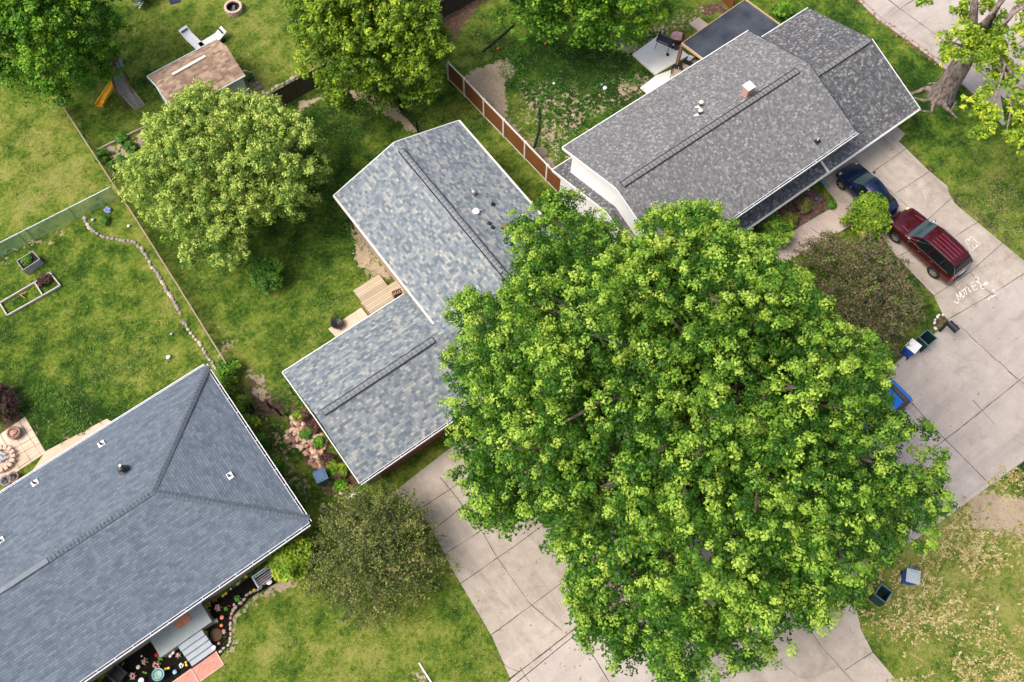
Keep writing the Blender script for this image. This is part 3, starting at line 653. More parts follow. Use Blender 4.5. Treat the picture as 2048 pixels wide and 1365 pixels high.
ridge_vent((21.0, cm, 6.45), (33.5, cm, 6.45), hC, SH_CAPC, .3); ridge_vent((34.9, 18.3, 4.2), (40.3, 18.3, 4.2), hC, SH_CAPC, .3, False, .3)
def zC(x, y): return 5.0 + (min(y - cy0, cy1 - y)) * 1.45 / 4.43
x, y, z = onB(1492, 190, zC); mb = MB(); mb.box((x, y, z + .2), (.4, .4, 1.0), 0, 0); ch = mb.build('chimney', BRICK, hC)
mb = MB(); mb.box((x, y, z + .73), (.5, .5, .07)); mb.box((x, y, z + .78), (.28, .28, .03)); subw(mb.build('chimney_cap', WHITE, None), ch)
for p, k in (((1401, 212), 0), ((1399, 228), 0)):
    x, y, z = onB(*p, zC); mb = MB(); mb.tube([(x, y, z - .05), (x, y, z + .3)], .08, 12, 1); mb.lathe((x, y, z + .3), [(.13, -.02), (.13, .04), (0, .1)], 14, 0); mb.slab([(x - .35, y + .05, z + .02 + (.05) * .3), (x - .1, y - .1, z + .03), (x - .02, y + .1, z - .03), (x - .3, y + .15, z - .05)], .015, 2); mb.build('vent_pipe', [plain('cream_metal', (.6, .57, .47)), BLACK, WHITE], hC)
x, y, z = onB(1634, 283, zC); pipe((x, y, z), hC, .32, .04, WHITE, BLACK)
mb = MB(); mb.box((36.6, 14.53, 1.1), (4.9, .05, 2.15)); mb.build('garage_door', WHITE, hC)

mb = MB(); mb.bar((cx1 + .02, cy0, 4.93), (cx1 + .02, cm, 6.38), .05, .15); mb.bar((cx1 + .02, cm, 6.38), (cx1 + .02, cy1, 4.93), .05, .15); mb.build('drip_edge', DARKM, hC)
# ---- patio cover
pc = thing('patio_cover', 'dark corrugated patio roof edged in raw timber behind the charcoal roofed house', 'patio cover', (35, 24.6, 0))
Q = [at3(1363, 88, 2.55), at3(1490, 0, 2.55), at3(1559, 50, 2.45), at3(1462, 128, 2.45), at3(1405, 128, 2.45)]
CORR = newmat('tinted_sheet', .35, 0, .5)
m, nt, b = CORR; n = noise(nt, .8, 4, .6); nt.links.new(ramp(nt, [(.35, (.03, .038, .05)), (.7, (.085, .092, .11))], n).outputs[0], b.inputs['Base Color'])
wv = node(nt, 'ShaderNodeTexWave', bands_direction='X'); wv.inputs['Scale'].default_value = 2.2; tc = node(nt, 'ShaderNodeTexCoord'); nt.links.new(tc.outputs['Object'], wv.inputs[0]); bump(nt, b, wv.outputs['Fac'], .25, .03)
q0, q1, q2 = Vector(Q[0]), Vector(Q[1]), Vector(Q[2]); q3 = q0 + (q2 - q1)
mb = MB(); mb.slab([tuple(q0), tuple(q1), tuple(q2), tuple(q3)], .03); mb.build('roof_panel', CORR[0], pc)
TAN = plain('raw_timber', (.55, .40, .25), .8, .15, 6)
mb = MB(); dz = Vector((0, 0, .02)); mb.bar(q0 + dz, q3 + dz, .1, .14); mb.bar(q1 + dz, q2 + dz, .05, .12); mb.bar(q0 + dz, q1 + dz, .035, .1); mb.build('beam', TAN, pc)
PO = plain('post_timber', (.28, .15, .09), .8, .2, 6)
for q in (q0 + (q3 - q0) * .03, q1):
    mb = MB(); mb.bar((q.x, q.y, 0), (q.x, q.y, q.z - .05), .13, .13); mb.build('post', PO, pc)

# ---- shed
sh = thing('shed', 'small brown shingled shed with white walls and a white strip lying along its ridge', 'shed', (7.3, 41.6, 0))
sx0, sx1, sy0, sy1 = 4.95, 9.75, 39.75, 43.2
mb = MB(); gable_walls(mb, sx0, sx1, sy0, sy1, 2.05, 3.0, 'x', .2, .15, drop=.1); mb.build('wall', plain('shed_wall', (.84, .90, .96), .6, .05, 3), sh)
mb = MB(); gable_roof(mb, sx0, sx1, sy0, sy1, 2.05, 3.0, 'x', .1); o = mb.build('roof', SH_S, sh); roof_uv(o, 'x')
fascia([((sx0 - .02, sy0, 2.0), (sx0 - .02, 41.47, 2.95)), ((sx0 - .02, sy1, 2.0), (sx0 - .02, 41.47, 2.95)), ((sx0, sy1 + .02, 2.0), (sx1, sy1 + .02, 2.0)), ((sx0, sy0 - .02, 2.0), (sx1, sy0 - .02, 2.0))], sh, plain('pale_blue', (.58, .74, .8)), 'fascia', .05, .1)
mb = MB(); mb.bar((6.1, 41.5, 3.04), (8.35, 41.55, 3.04), .17, .06); mb.build('ridge_strip', CREAM, sh)
mb = MB()
for i in range(18):
    x = sx0 + .25 + i * .25
    if x < sx1 - .2: mb.bar((x, sy0 + .19, 0), (x, sy0 + .19, 2.0), .03, .02)
mb.box((8.2, sy0 + .185, .95), (.9, .03, 1.8)); mb.build('door', plain('shed_door', (.82, .84, .87)), sh)

# ------------------------------------------------------------------ trees and shrubs
def leafmat(name, stops, rough=.5, trans=.22):
    m, nt, b = newmat(name, rough, 0, .25)
    a = node(nt, 'ShaderNodeAttribute', attribute_name='tint')
    r = ramp(nt, stops, a.outputs['Fac'])
    nt.links.new(r.outputs[0], b.inputs['Base Color'])
    tr = node(nt, 'ShaderNodeBsdfTranslucent'); nt.links.new(mixc(nt, .5, r.outputs[0], (.22, .42, .02)), tr.inputs[0])
    mx = node(nt, 'ShaderNodeMixShader'); mx.inputs[0].default_value = trans
    nt.links.new(b.outputs[0], mx.inputs[1]); nt.links.new(tr.outputs[0], mx.inputs[2])
    nt.links.new(mx.outputs[0], nt.nodes['Material Output'].inputs[0]); return m
L_MAPLE = leafmat('maple_leaf', [(0, (.022, .08, .008)), (.3, (.05, .155, .012)), (.5, (.135, .29, .025)), (.72, (.28, .46, .05)), (1, (.46, .62, .09))])
L_LIME = leafmat('lime_leaf', [(0, (.06, .13, .012)), (.45, (.17, .29, .02)), (.8, (.34, .47, .03)), (1, (.52, .60, .05))])
L_OLIVE = leafmat('olive_leaf', [(0, (.07, .15, .022)), (.4, (.20, .33, .045)), (.7, (.40, .52, .10)), (1, (.58, .68, .14))])
L_DARK = leafmat('deep_green_leaf', [(0, (.035, .11, .012)), (.45, (.085, .23, .016)), (.8, (.18, .38, .026)), (1, (.32, .50, .03))])
L_BROWN = leafmat('bronze_leaf', [(0, (.06, .06, .03)), (.35, (.09, .12, .03)), (.6, (.17, .14, .075)), (.85, (.26, .18, .11)), (1, (.17, .26, .04))], trans=.15)
L_BRONZE = leafmat('bronze_green_leaf', [(0, (.055, .08, .02)), (.4, (.14, .19, .038)), (.7, (.23, .25, .07)), (.85, (.27, .19, .09)), (1, (.24, .34, .04))], trans=.15)
L_BUSH = leafmat('shrub_leaf', [(0, (.04, .12, .018)), (.5, (.10, .25, .03)), (1, (.22, .42, .05))])
L_RED = leafmat('orange_tip_leaf', [(0, (.07, .14, .02)), (.5, (.17, .24, .035)), (.8, (.34, .22, .09)), (1, (.52, .30, .18))])
L_PURPLE = leafmat('purple_leaf', [(0, (.05, .02, .025)), (.6, (.14, .06, .06)), (1, (.2, .13, .06))])
L_WHITE = leafmat('white_blossom', [(0, (.07, .16, .03)), (.55, (.15, .26, .06)), (.6, (.8, .82, .75)), (1, (.85, .86, .82))])
def unit(v): return v / (np.linalg.norm(v, axis=1, keepdims=True) + 1e-9)
def leaves(name, c, nrm, size, tint, mat, parent, asp=.62, fold=.18):
    """thousands of small folded leaf faces as one foliage mesh"""
    N = len(c); rg = RNG; nrm = unit(nrm)
    t = unit(np.cross(nrm, unit(rg.normal(size=(N, 3))))); s = np.cross(nrm, t); sz = size[:, None] * .5
    v = np.empty((N, 4, 3)); f = nrm * sz * fold * 2
    v[:, 0] = c - t * sz; v[:, 1] = c + s * sz * asp + f; v[:, 2] = c + t * sz; v[:, 3] = c - s * sz * asp + f
    me = bpy.data.meshes.new(name); me.vertices.add(N * 4); me.vertices.foreach_set('co', v.reshape(-1).astype(np.float32))
    me.loops.add(N * 4); me.loops.foreach_set('vertex_index', np.arange(N * 4, dtype=np.int32))
    me.polygons.add(N); me.polygons.foreach_set('loop_start', np.arange(0, N * 4, 4, dtype=np.int32)); me.update(calc_edges=True)
    a = me.attributes.new('tint', 'FLOAT', 'POINT'); a.data.foreach_set('value', np.repeat(np.clip(tint, 0, 1), 4).astype(np.float32))
    me.materials.append(mat); o = bpy.data.objects.new(name, me); C.objects.link(o)
    if parent is not None: o.parent = parent; o.matrix_parent_inverse = parent.matrix_basis.inverted()
    return o
def puffs(cl, cr, nsub, nleaf, rsub, lsize, tint0, tsd=.13, up=.55, flat=.8, jt=.12, young=0):
    """clumps -> smaller puffs -> leaves on the puffs' outer shells"""
    rg = RNG; n = len(cl); d = rg.normal(size=(n, nsub, 3)); d[..., 2] = np.abs(d[..., 2]) * 1.1 - .25; d /= np.linalg.norm(d, axis=2, keepdims=True)
    pc_ = cl[:, None] + d * cr[:, None, None] * np.array([1, 1, flat * (1.25 if young else 1)]) * rg.uniform(.55, 1.05, (n, nsub, 1)); pt = tint0[:, None] + rg.normal(0, tsd, (n, nsub))
    if young:        # shoots of pale new growth stand a little proud of the mature leaves
        yg = (rg.random((n, nsub)) < .45); pt = pt + np.where(yg, young, -young * .75); pc_ = pc_ + np.where(yg, .16, -.12)[..., None] * np.array([0, 0, 1]) + d * np.where(yg, .10, 0)[..., None]
    pc_ = pc_.reshape(-1, 3); pt = pt.reshape(-1); pr = rsub * rg.uniform(.7, 1.3, len(pc_)); m = len(pc_)
    e = rg.normal(size=(m, nleaf, 3)); e[..., 2] += .35; e /= np.linalg.norm(e, axis=2, keepdims=True)
    lc = pc_[:, None] + e * pr[:, None, None] * rg.uniform(.45, 1.1, (m, nleaf, 1)) * np.array([1, 1, .75])
    nn = e * (1 - up) + np.array([0, 0, up]) + rg.normal(0, .28, e.shape)
    lt = pt[:, None] + rg.normal(0, jt, (m, nleaf))
    sz = lsize * rg.uniform(.6, 1.35, (m, nleaf))
    return lc.reshape(-1, 3), nn.reshape(-1, 3), sz.reshape(-1), lt.reshape(-1)
def proj(p):
    X = p[0] * math.cos(A) - p[1] * math.sin(A); Y = p[0] * math.sin(A) + p[1] * math.cos(A); Z = p[2] - H; ct, st = math.cos(TH), math.sin(TH)
    yy = ct * Y + st * Z; zz = st * Y - ct * Z; x = F * X / zz; y = -F * yy / zz; c, s_ = math.cos(ROLL), math.sin(ROLL)
    return np.array([1024 + c * x + s_ * y, 682.5 - s_ * x + c * y]), F / zz
def pdist(p, P):
    Q = np.roll(P, -1, 0); e = Q - P; t = np.clip(((p - P) * e).sum(1) / ((e * e).sum(1) + 1e-9), 0, 1); d = np.hypot(*(p - P - e * t[:, None]).T).min()
    c = (P[:, 1] > p[1]) != (Q[:, 1] > p[1]); xs = e[:, 0] * (p[1] - P[:, 1]) / np.where(e[:, 1] == 0, 1e-9, e[:, 1]) + P[:, 0]
    return d, (c & (p[0] < xs)).sum() % 2 == 1
def spread(poly, n, tries=14):
    """even random points in a polygon, and each one's distance to the edge"""
    P = np.array(poly); lo, hi = P.min(0), P.max(0); out = []
    def info(p):
        X = np.array([p[0]]); Y = np.array([p[1]]); d = 1e9; ins = False; m = len(P)
        for i in range(m):
            a = P[i]; b_ = P[(i + 1) % m]; e = b_ - a; t = min(1, max(0, ((p - a) @ e) / (e @ e + 1e-9))); d = min(d, float(np.linalg.norm(p - a - t * e)))
            if (a[1] > p[1]) != (b_[1] > p[1]) and p[0] < (b_[0] - a[0]) * (p[1] - a[1]) / (b_[1] - a[1] + 1e-12) + a[0]: ins = not ins
        return ins, d
    res = []
    while len(out) < n:
        best = None
        for _ in range(tries if out else 1):
            p = RNG.uniform(lo, hi)
            q = float(np.min(np.linalg.norm(np.array(out) - p, axis=1))) if out else 1
            if best is None or q > best[0]:
                ok, d = info(p)
                if ok: best = (q, p, d)
        if best: out.append(best[1]); res.append(best[2])
    return np.array(out), np.array(res)
def limbs(mb, base, top, r0, targets, rg, rl=.12, seg=5, n=8, sag=.1):
    """trunk up to a fork and limbs bending out to the targets"""
    base = Vector(base); top = Vector(top)
    pth = [base.lerp(top, t / 5) + Vector((rg.uniform(-1, 1), rg.uniform(-1, 1), 0)) * r0 * .35 * (0 < t < 5) for t in range(6)]
    mb.tube([base - Vector((0, 0, .1))] + pth, [r0 * 1.7, r0 * 1.35] + [r0 * (1 - .09 * i) for i in range(1, 6)], 12)
    for tg in targets:
        tg = Vector(tg); s = base.lerp(top, rg.uniform(.55, 1.0)); L = (tg - s).length; mid = s.lerp(tg, .45) + Vector((rg.uniform(-1, 1), rg.uniform(-1, 1), rg.uniform(.2, 1))) * L * sag
        P = []
        for i in range(seg + 1):
            t = i / seg; P.append(s * (1 - t) ** 2 + mid * 2 * t * (1 - t) + tg * t * t + Vector((rg.uniform(-1, 1), rg.uniform(-1, 1), rg.uniform(-1, 1))) * .03 * L * (0 < i < seg))
        mb.tube(P, [rl * (1 - .82 * i / seg) + .012 for i in range(seg + 1)], n)
    return mb
def tree(name, label, cat, base, outline, zr, zt, zb, n, cr, nsub, nleaf, rsub, ls, mat, r0=.35, tint=(.45, .16), inner=.5, bk=None, group=None, nl=16, poly=None, zj=.8, up=.55, limbr=.14, ftop=None, under=True, young=0, jt=.12):
    t = thing(name, label, cat, (base[0], base[1], 0), 0, group)
    P = poly or pts(outline, zr); c2, e = spread(P, n); E = max(e.max(), .5)
    q = np.clip(e / E, 0, 1); z = zr + (zt - zr) * np.sqrt(np.clip(1 - (1 - q) ** 2, 0, 1)) + RNG.uniform(-zj, zj, n)
    c2 = c2.copy(); cen = np.array([np.mean([p[0] for p in P]), np.mean([p[1] for p in P])])
    cl = np.column_stack([c2, z]); crr = cr * RNG.uniform(.65, 1.25, n) * np.clip(.55 + e / cr * .5, .45, 1)
    # pull clumps that lie on the outline inwards by their own radius
    k = np.clip(1 - e / (crr * 1.1), 0, 1)[:, None]; cl[:, :2] += (cen - cl[:, :2]) / (np.linalg.norm(cen - cl[:, :2], axis=1, keepdims=True) + 1e-6) * k * crr[:, None] * .8
    if outline:
        OP = np.array(outline, float); oc = np.array([np.mean([p[0] for p in outline]), np.mean([p[1] for p in outline])])
        for i in range(n):
            for _ in range(14):
                px_, k_ = proj(cl[i]); dd, ins = pdist(px_, OP)
                if ins and dd > crr[i] * (.75 if n > 250 else .45) * k_: break
                q0 = at(oc[0], oc[1], cl[i, 2]); v_ = np.array(q0) - cl[i, :2]; cl[i, :2] += v_ / (np.linalg.norm(v_) + 1e-6) * .3
    tt = RNG.normal(tint[0], tint[1], n)
    A1 = puffs(cl, crr, nsub, nleaf, rsub, ls, tt, up=up, young=young, jt=jt)
    parts_ = [A1]
    if under:
        for dz, fr in (((.27, 1), (.5, .95), (.8, .8)) if n > 250 else ((.34, .55), (.7, .45))):
            kk = RNG.random(n) < fr; lo_ = cl[kk].copy(); 
            lo_[:, 2] = zb + (lo_[:, 2] - zb) * (1 - dz) ; lo_[:, :2] = cen + (lo_[:, :2] - cen) * RNG.uniform(*((.82, .98) if n > 250 else (.66, .90)), (kk.sum(), 1))
            parts_.append(puffs(lo_, crr[kk] * 1.1, max(3, nsub // 2), max(8, int(nleaf * .6)), rsub * (1.6 if n > 250 else 1.2), ls * (1.6 if n > 250 else 1.25), tt[kk] - .05, up=.4))
    arrs = [np.concatenate(x) for x in zip(*parts_)]
    leaves('foliage', *arrs, mat, t)
    rg = random.Random(len(name) + n); tz = ftop if ftop else (base[0], base[1], zb + .2 * (zt - zb))
    tgt = [cl[rg.randrange(n)] - np.array([0, 0, crr.mean() * .3]) for _ in range(nl)]
    limbs(MB(), (base[0], base[1], 0), tz, r0, tgt, rg, limbr).build('trunk', bk or BARK, t, smooth=True)
    return t
BIG = [(1092,368),(1160,395),(1180,440),(1230,455),(1262,490),(1290,430),(1330,412),(1395,408),(1440,430),(1470,470),(1530,478),(1560,520),(1600,560),(1660,610),(1690,670),(1740,680),(1800,722),(1805,745),(1768,765),(1765,812),(1855,850),(1895,905),(1895,985),(1905,1010),(1860,1050),(1865,1085),(1790,1125),(1745,1140),(1745,1200),(1660,1225),(1625,1300),(1560,1320),(1510,1345),(1480,1330),(1440,1375),(1320,1400),(1240,1370),(1160,1290),(1110,1250),(1140,1200),(1120,1165),(1055,1130),(1060,1075),(1020,1040),(955,1070),(925,1050),(930,1000),(905,960),(850,915),(885,890),(905,850),(885,810),(905,760),(860,715),(898,690),(882,612),(935,578),(990,592),(1040,560),(1005,530),(1022,492),(1005,468),(1035,432),(1065,420)]
tree('maple_tree', 'huge spreading bright green maple covering the middle of the picture between driveway and street', 'tree', at(1440, 850), BIG, 7.5, 15, 3.6, 290, 1.05, 17, 46, .26, .13, L_MAPLE, .62, (.42, .09), nl=90, zj=2.4, up=.34, young=.30, jt=.09, limbr=.19)
tree('maple_tree', 'big deep green tree filling the top left corner beside the yellow slide', 'tree', at(95, 150), [(-60,-60),(225,-60),(245,0),(240,50),(228,95),(205,122),(182,145),(165,175),(130,195),(90,195),(60,170),(0,180),(-60,150)], 4.6, 9, 1.6, 115, 1.0, 13, 34, .3, .17, L_DARK, .35, (.55, .12), nl=12, young=.22, up=.42)
tree('crabapple_tree', 'wide pale olive green tree spreading over the garden bed beside the brown shed', 'tree', at(440, 420), [(375,180),(430,185),(470,200),(520,195),(560,215),(600,235),(625,265),(655,290),(672,325),(665,350),(640,365),(640,400),(615,420),(605,460),(570,450),(520,480),(490,500),(480,540),(430,550),(400,530),(370,545),(350,510),(340,480),(300,465),(280,420),(250,400),(222,372),(245,345),(275,320),(300,290),(290,255),(300,235),(330,240),(350,215)], 3.3, 6.4, 1.3, 185, .66, 13, 28, .22, .13, L_OLIVE, .2, (.52, .10), nl=40, zj=1.0, limbr=.06, young=.2, up=.4)
tree('maple_tree', 'full bright green tree at the top edge between the shed and the brown panel fence', 'tree', at(745, 175), [(620,-50),(875,-50),(860,20),(880,60),(905,110),(900,150),(880,170),(850,190),(815,175),(770,195),(730,180),(700,210),(660,205),(640,180),(600,150),(585,100),(600,60),(575,20)], 4.3, 8.2, 1.5, 130, .95, 13, 34, .28, .17, L_LIME, .3, (.38, .10), nl=16, young=.2, up=.42, zj=1.0)
tree('maple_tree', 'round green tree crown cut by the top edge above the charcoal roofed house', 'tree', at(1150, -20), [(950,-90),(1370,-90),(1345,20),(1320,50),(1270,70),(1220,55),(1180,72),(1150,50),(1110,60),(1080,30),(1050,45),(1010,30),(970,0)], 4.8, 8.6, 2, 95, 1.0, 13, 32, .3, .18, L_DARK, .35, (.60, .10), nl=8, young=.22, up=.42)
def twiggy(name, label, base, outline, zr, zt, zb, n, mat, r0, ls, tint, L=(1.0, 1.9), lpt=34, tw=BARK):
    """small tree of arching shoots, leaves strung along every shoot"""
    t = thing(name, label, 'tree', (base[0], base[1], 0)); rg = np.random.default_rng(n); P = pts(outline, zr); c2, e = spread(P, n, 8); E = e.max(); B = np.array([base[0], base[1]]); OP = np.array(outline, float)
    LC, LN, LT, LS = [], [], [], []; mb = MB(); lim = MB(); r_ = random.Random(n); hubs = []
    limbs(lim, (base[0], base[1], 0), (base[0], base[1], zb), r0, [(*(B + (c2[k] - B) * .6), zb + (zt - zb) * .45) for k in r_.sample(range(n), 9)], r_, r0 * .45)
    for i in range(n):
        q = min(1, e[i] / E); z = zr + (zt - zr) * math.sqrt(max(0, 1 - (1 - q) ** 2)) * rg.uniform(.72, 1.05); z = z if rg.random() > .25 else z * .6
        tip = np.array([*c2[i], z]); out = np.array([*(c2[i] - B), 0]); d = np.linalg.norm(out) + .3; ln = rg.uniform(*L); hub = tip - out / d * ln * .75 - np.array([0, 0, ln * .55]) + rg.normal(0, .38, 3)
        k = tip + out / d * .25 * rg.random() - np.array([0, 0, .25 * q if rg.random() < .5 else -.1])
        mid = (hub + k) / 2 + np.array([0, 0, ln * .16]) + rg.normal(0, .07, 3); S = [hub * (1 - a) ** 2 + mid * 2 * a * (1 - a) + k * a * a for a in np.linspace(0, 1, 6)]
        mb.tube([tuple(x) for x in S], [.018, .014, .011, .008, .006, .003], 4, caps=False)
        a = rg.random(lpt) ** .7; C_ = (hub[None] * ((1 - a) ** 2)[:, None] + mid[None] * (2 * a * (1 - a))[:, None] + k[None] * (a * a)[:, None]); off = rg.normal(0, .13, (lpt, 3)) * (1.25 - .7 * a)[:, None]
        LC.append(C_ + off); LN.append(off * 4 + np.array([0, 0, .8]) + rg.normal(0, .5, (lpt, 3))); LT.append(np.full(lpt, rg.normal(*tint)) + rg.normal(0, .16, lpt)); LS.append(ls * rg.uniform(.6, 1.4, lpt))
    lim.build('trunk', tw, t, smooth=True); mb.build('twigs', tw, t); leaves('foliage', np.concatenate(LC), np.concatenate(LN), np.concatenate(LS), np.concatenate(LT), mat, t, .55)
twiggy('plum_tree', 'low twiggy bronze and green tree beside the bright lime shrub and the concrete driveway', at(750, 1115), [(700,980),(780,965),(830,990),(855,1020),(885,1065),(880,1100),(915,1135),(880,1150),(865,1200),(810,1230),(760,1265),(690,1250),(650,1215),(600,1195),(615,1150),(630,1080),(640,1020)], 1.5, 3.9, .8, 430, L_BRONZE, .13, .11, (.42, .26), (1.2, 2.7), lpt=56)
twiggy('plum_tree', 'brown leaved ornamental tree on the grass strip between the front walk and the bins', at(1740, 610), [(1590,500),(1640,472),(1690,490),(1730,462),(1765,490),(1780,520),(1820,545),(1805,570),(1830,600),(1840,650),(1800,700),(1770,720),(1700,725),(1660,690),(1640,640),(1620,600),(1650,560),(1600,540),(1562,515)], 2.2, 4.6, 1.0, 440, L_BROWN, .16, .115, (.58, .2), (1.0, 2.2), lpt=54)
# sparse tree on the corner, seen from close above: thick leaning trunk with roots
ct = thing('street_tree', 'thick trunked tree with sparse yellow green leaves leaning over the corner street', 'tree', (*at(1880, 195), 0))
bx, by = at(1882, 192); mb = MB(); rg = random.Random(4)
T = [Vector((bx, by, -.1)), Vector((bx, by, .25)), Vector((bx + .05, by, 1)), Vector((bx + .25, by + .1, 2.4)), Vector((bx + .5, by + .25, 3.8)), Vector((bx + .8, by + .4, 5.2))]
mb.tube(T, [1.0, .82, .66, .60, .56, .45], 18)
for a, L in ((2.2, 2.3), (2.7, 1.5), (3.4, 2.0), (4.1, 1.9), (4.9, 1.2), (.4, 1.0), (1.3, 1.2)):
    P = [Vector((bx + math.cos(a + .12 * i * rg.uniform(-1, 1)) * L * i / 4, by + math.sin(a + .1 * i * rg.uniform(-1, 1)) * L * i / 4, .42 * (1 - i / 4) ** 1.6 - .02)) for i in range(5)]
    mb.tube(P, [.42, .26, .16, .1, .05], 8)
def lp(px, py, z): return Vector(at3(px, py, z))
lb = [([T[4], lp(1945, 60, 6.4), lp(1948, 20, 8), lp(1950, -60, 10)], [.34, .26, .22, .16]), ([T[5], lp(1975, 45, 7.5), lp(2010, -10, 8.6), lp(2060, -90, 10)], [.34, .27, .22, .15]), ([T[4], lp(1990, 70, 6.5), lp(2030, 20, 8), lp(2100, -20, 9)], [.26, .22, .19, .1]),
      ([T[5], lp(1990, 130, 6.4), lp(2030, 170, 7), lp(2090, 200, 7.4)], [.2, .14, .1, .06]), ([T[4], lp(1930, 95, 6.5), lp(1905, 85, 7), lp(1885, 80, 7)], [.12, .08, .05, .02]), ([T[5], lp(2010, 130, 6.8), lp(1990, 200, 6.9), lp(1960, 250, 6.6)], [.12, .08, .05, .02]), ([T[5], lp(2030, 160, 6.8), lp(2020, 230, 6.6), lp(2010, 275, 6.3)], [.12, .08, .05, .02])]
for P, R in lb: mb.tube(P, R, 10)
mb.build('trunk', BARKR, ct, smooth=True)
spots = [(1885,75),(1900,95),(1915,75),(1935,95),(1950,70),(1890,110),(1925,115),(1955,105),(1975,90),(1990,75),(1960,130),(1980,120),(2000,110),(2015,90),(2030,70),(2040,110),(1945,85),(2045,45),(1925,12),(1935,-5),(1960,5),(1915,25),(1975,20),(2000,165),(1985,170),(1965,185),(1945,200),(2020,170),(2035,190),(1970,215),(1985,235),(1975,260),(1960,262),(2015,215),(2035,225),(2030,255),(2020,270),(2048,240),(2050,200),(2050,150),(2045,280),(1995,150),(1995,30),(2045,15),(2030,140),(1955,240),(2050,260),(1930,60),(1905,105),(1975,65),(2000,60),(2060,90),(1846,3),(1925,40),(1998,100),(1968,108),(2010,130),(2055,290)]
cl = np.array([at3(px + RNG.uniform(-5, 5), py + RNG.uniform(-5, 5), RNG.uniform(6.0, 7.6)) for px, py in spots]); cr_ = RNG.uniform(.35, .6, len(cl))
leaves('foliage', *puffs(cl, cr_, 11, 18, .22, .19, RNG.normal(.62, .12, len(cl)), tsd=.24, up=.7, jt=.18), L_LIME, ct)
# ---- shrubs
def shrub(name, label, px, r, h, mat, ls=.11, n=26, tint=(.5, .15), group=None, nleaf=18, nsub=9, cat='shrub', rs=.16, flat=1, up=.5):
    x, y = at(*px); t = thing(name, label, cat, (x, y, 0), 0, group); rx, ry = r if isinstance(r, tuple) else (r, r)
    a = RNG.uniform(0, 2 * PI, n); q = np.sqrt(RNG.random(n)) * .8; z = h * (.45 + .5 * np.sqrt(1 - q * q)) * RNG.uniform(.85, 1.0, n)
    z[:n // 3] *= RNG.uniform(.3, .8, n // 3); q[:n // 3] = RNG.uniform(.6, .85, n // 3)
    cl = np.column_stack([x + np.cos(a) * q * rx, y + np.sin(a) * q * ry, z])
    leaves('foliage', *puffs(cl, np.full(n, min(rx, ry) * .34), nsub, nleaf, rs, ls, RNG.normal(tint[0], tint[1], n), up=up), mat, t)
    rg = random.Random(n); mb = MB()
    for i in range(6): k = rg.randrange(n); mb.tube([(x + rg.uniform(-.05, .05), y + rg.uniform(-.05, .05), -.02), tuple(cl[k] * .5 + np.array([x, y, .1]) * .5), tuple(cl[k])], [.03, .02, .008], 5)
    mb.build('stem', BARK, t); return t
shrub('round_shrub', 'neat round dark green shrub standing alone on the shaded back lawn', (541, 562), .95, 1.5, L_BUSH, .12, 44)
shrub('lime_shrub', 'bright lime green shrub at the tail of the dark blue rounded car', (1722, 455), 1.2, 2.2, L_LIME, .18, 46, (.42, .17), rs=.24)
shrub('lime_shrub', 'bright yellow green shrub at the hip roof corner beside the white bench', (592, 1125), (1.15, .95), 1.8, L_LIME, .19, 40, (.55, .15), rs=.22)
shrub('leafy_shrub', 'green shrub at the porch eave beside the pink flower bed gravel', (1545, 478), (.8, .9), 1.5, L_MAPLE, .17, 30, (.55, .15), rs=.2)
shrub('spirea_shrub', 'orange tipped rounded shrub nearer the front walk in the red flower bed', (1606, 420), .42, .7, L_RED, .09, 16, (.65, .2), 'shrubs in the red flower bed')
shrub('spirea_shrub', 'orange tipped rounded shrub nearest the blue rounded car in the red flower bed', (1606, 418), .01, .01, L_RED, .01, 4) if False else None
shrub('spirea_shrub', 'orange tipped shrub beside the green shrub in the red flower bed', (1576, 445), .42, .7, L_RED, .09, 16, (.55, .2), 'shrubs in the red flower bed')
shrub('juniper_shrub', 'low green sprig at the driveway corner of the red flower bed', (1660, 413), (.3, .2), .25, L_BUSH, .08, 8)
shrub('flowering_shrub', 'white blossoming shrub at the top edge beside the deep green corner tree', (287, 2), (1.2, .7), 1.4, L_WHITE, .13, 30, (.5, .2))
shrub('garden_shrub', 'green leafy plant clump under the hip roof corner by the black side gate', (462, 745), (.6, .5), .9, L_DARK, .13, 18, (.45, .15))
for i, (px, py, r_, lab) in enumerate([(470,775,.5,'yellow green shrub beside the first black fence panel'), (492,812,.45,'yellow green shrub along the hip roof wall behind the fence panel'), (510,850,.42,'small green shrub halfway along the hip roof side wall'), (526,885,.42,'green shrub against the hip roof side wall opposite the rock pile'), (560,935,.4,'green shrub by the side wall opposite the grey blue bin'), (590,990,.4,'low green plant by the side wall near the hip roof corner')]):
    shrub('garden_shrub', lab, (px - 6, py + 4), (r_, r_), .8, L_LIME if i < 3 else L_DARK, .13, 15, (.42, .2), 'shrubs along the side wall')
for i, (px, py, r_, m_, lab) in enumerate([(613,832,.34,L_PURPLE,'purple leaved plant at the top of the rock bed'), (628,862,.42,L_PURPLE,'purple leaved plant right of the rock pile by the gable'), (617,870,.36,L_BUSH,'green plant on the rock pile under the gable'), (643,888,.34,L_DARK,'bright green plant under the garage gable'), (598,836,.22,L_LIME,'tiny lime plant at the rock bed top'),
      (655,925,.4,L_PURPLE,'purple plant beside the grey blue bin'), (668,935,.3,L_LIME,'lime plant near the grey blue bin'), (684,945,.34,L_LIME,'yellow green plant at the foot of the garage gable'), (662,955,.36,L_DARK,'dark green plant just right of the grey blue bin'), (682,975,.3,L_DARK,'round green plant beside the pale boulder'), (675,960,.3,L_PURPLE,'purple plant between two green ones near the boulder'), (617,826,.22,L_LIME,'little lime plant by the garage gable corner')]):
    shrub('bed_plant', lab, (px, py), (r_, r_), .5, m_, .09, 11, (.5, .2), 'plants in the rock bed', rs=.11)
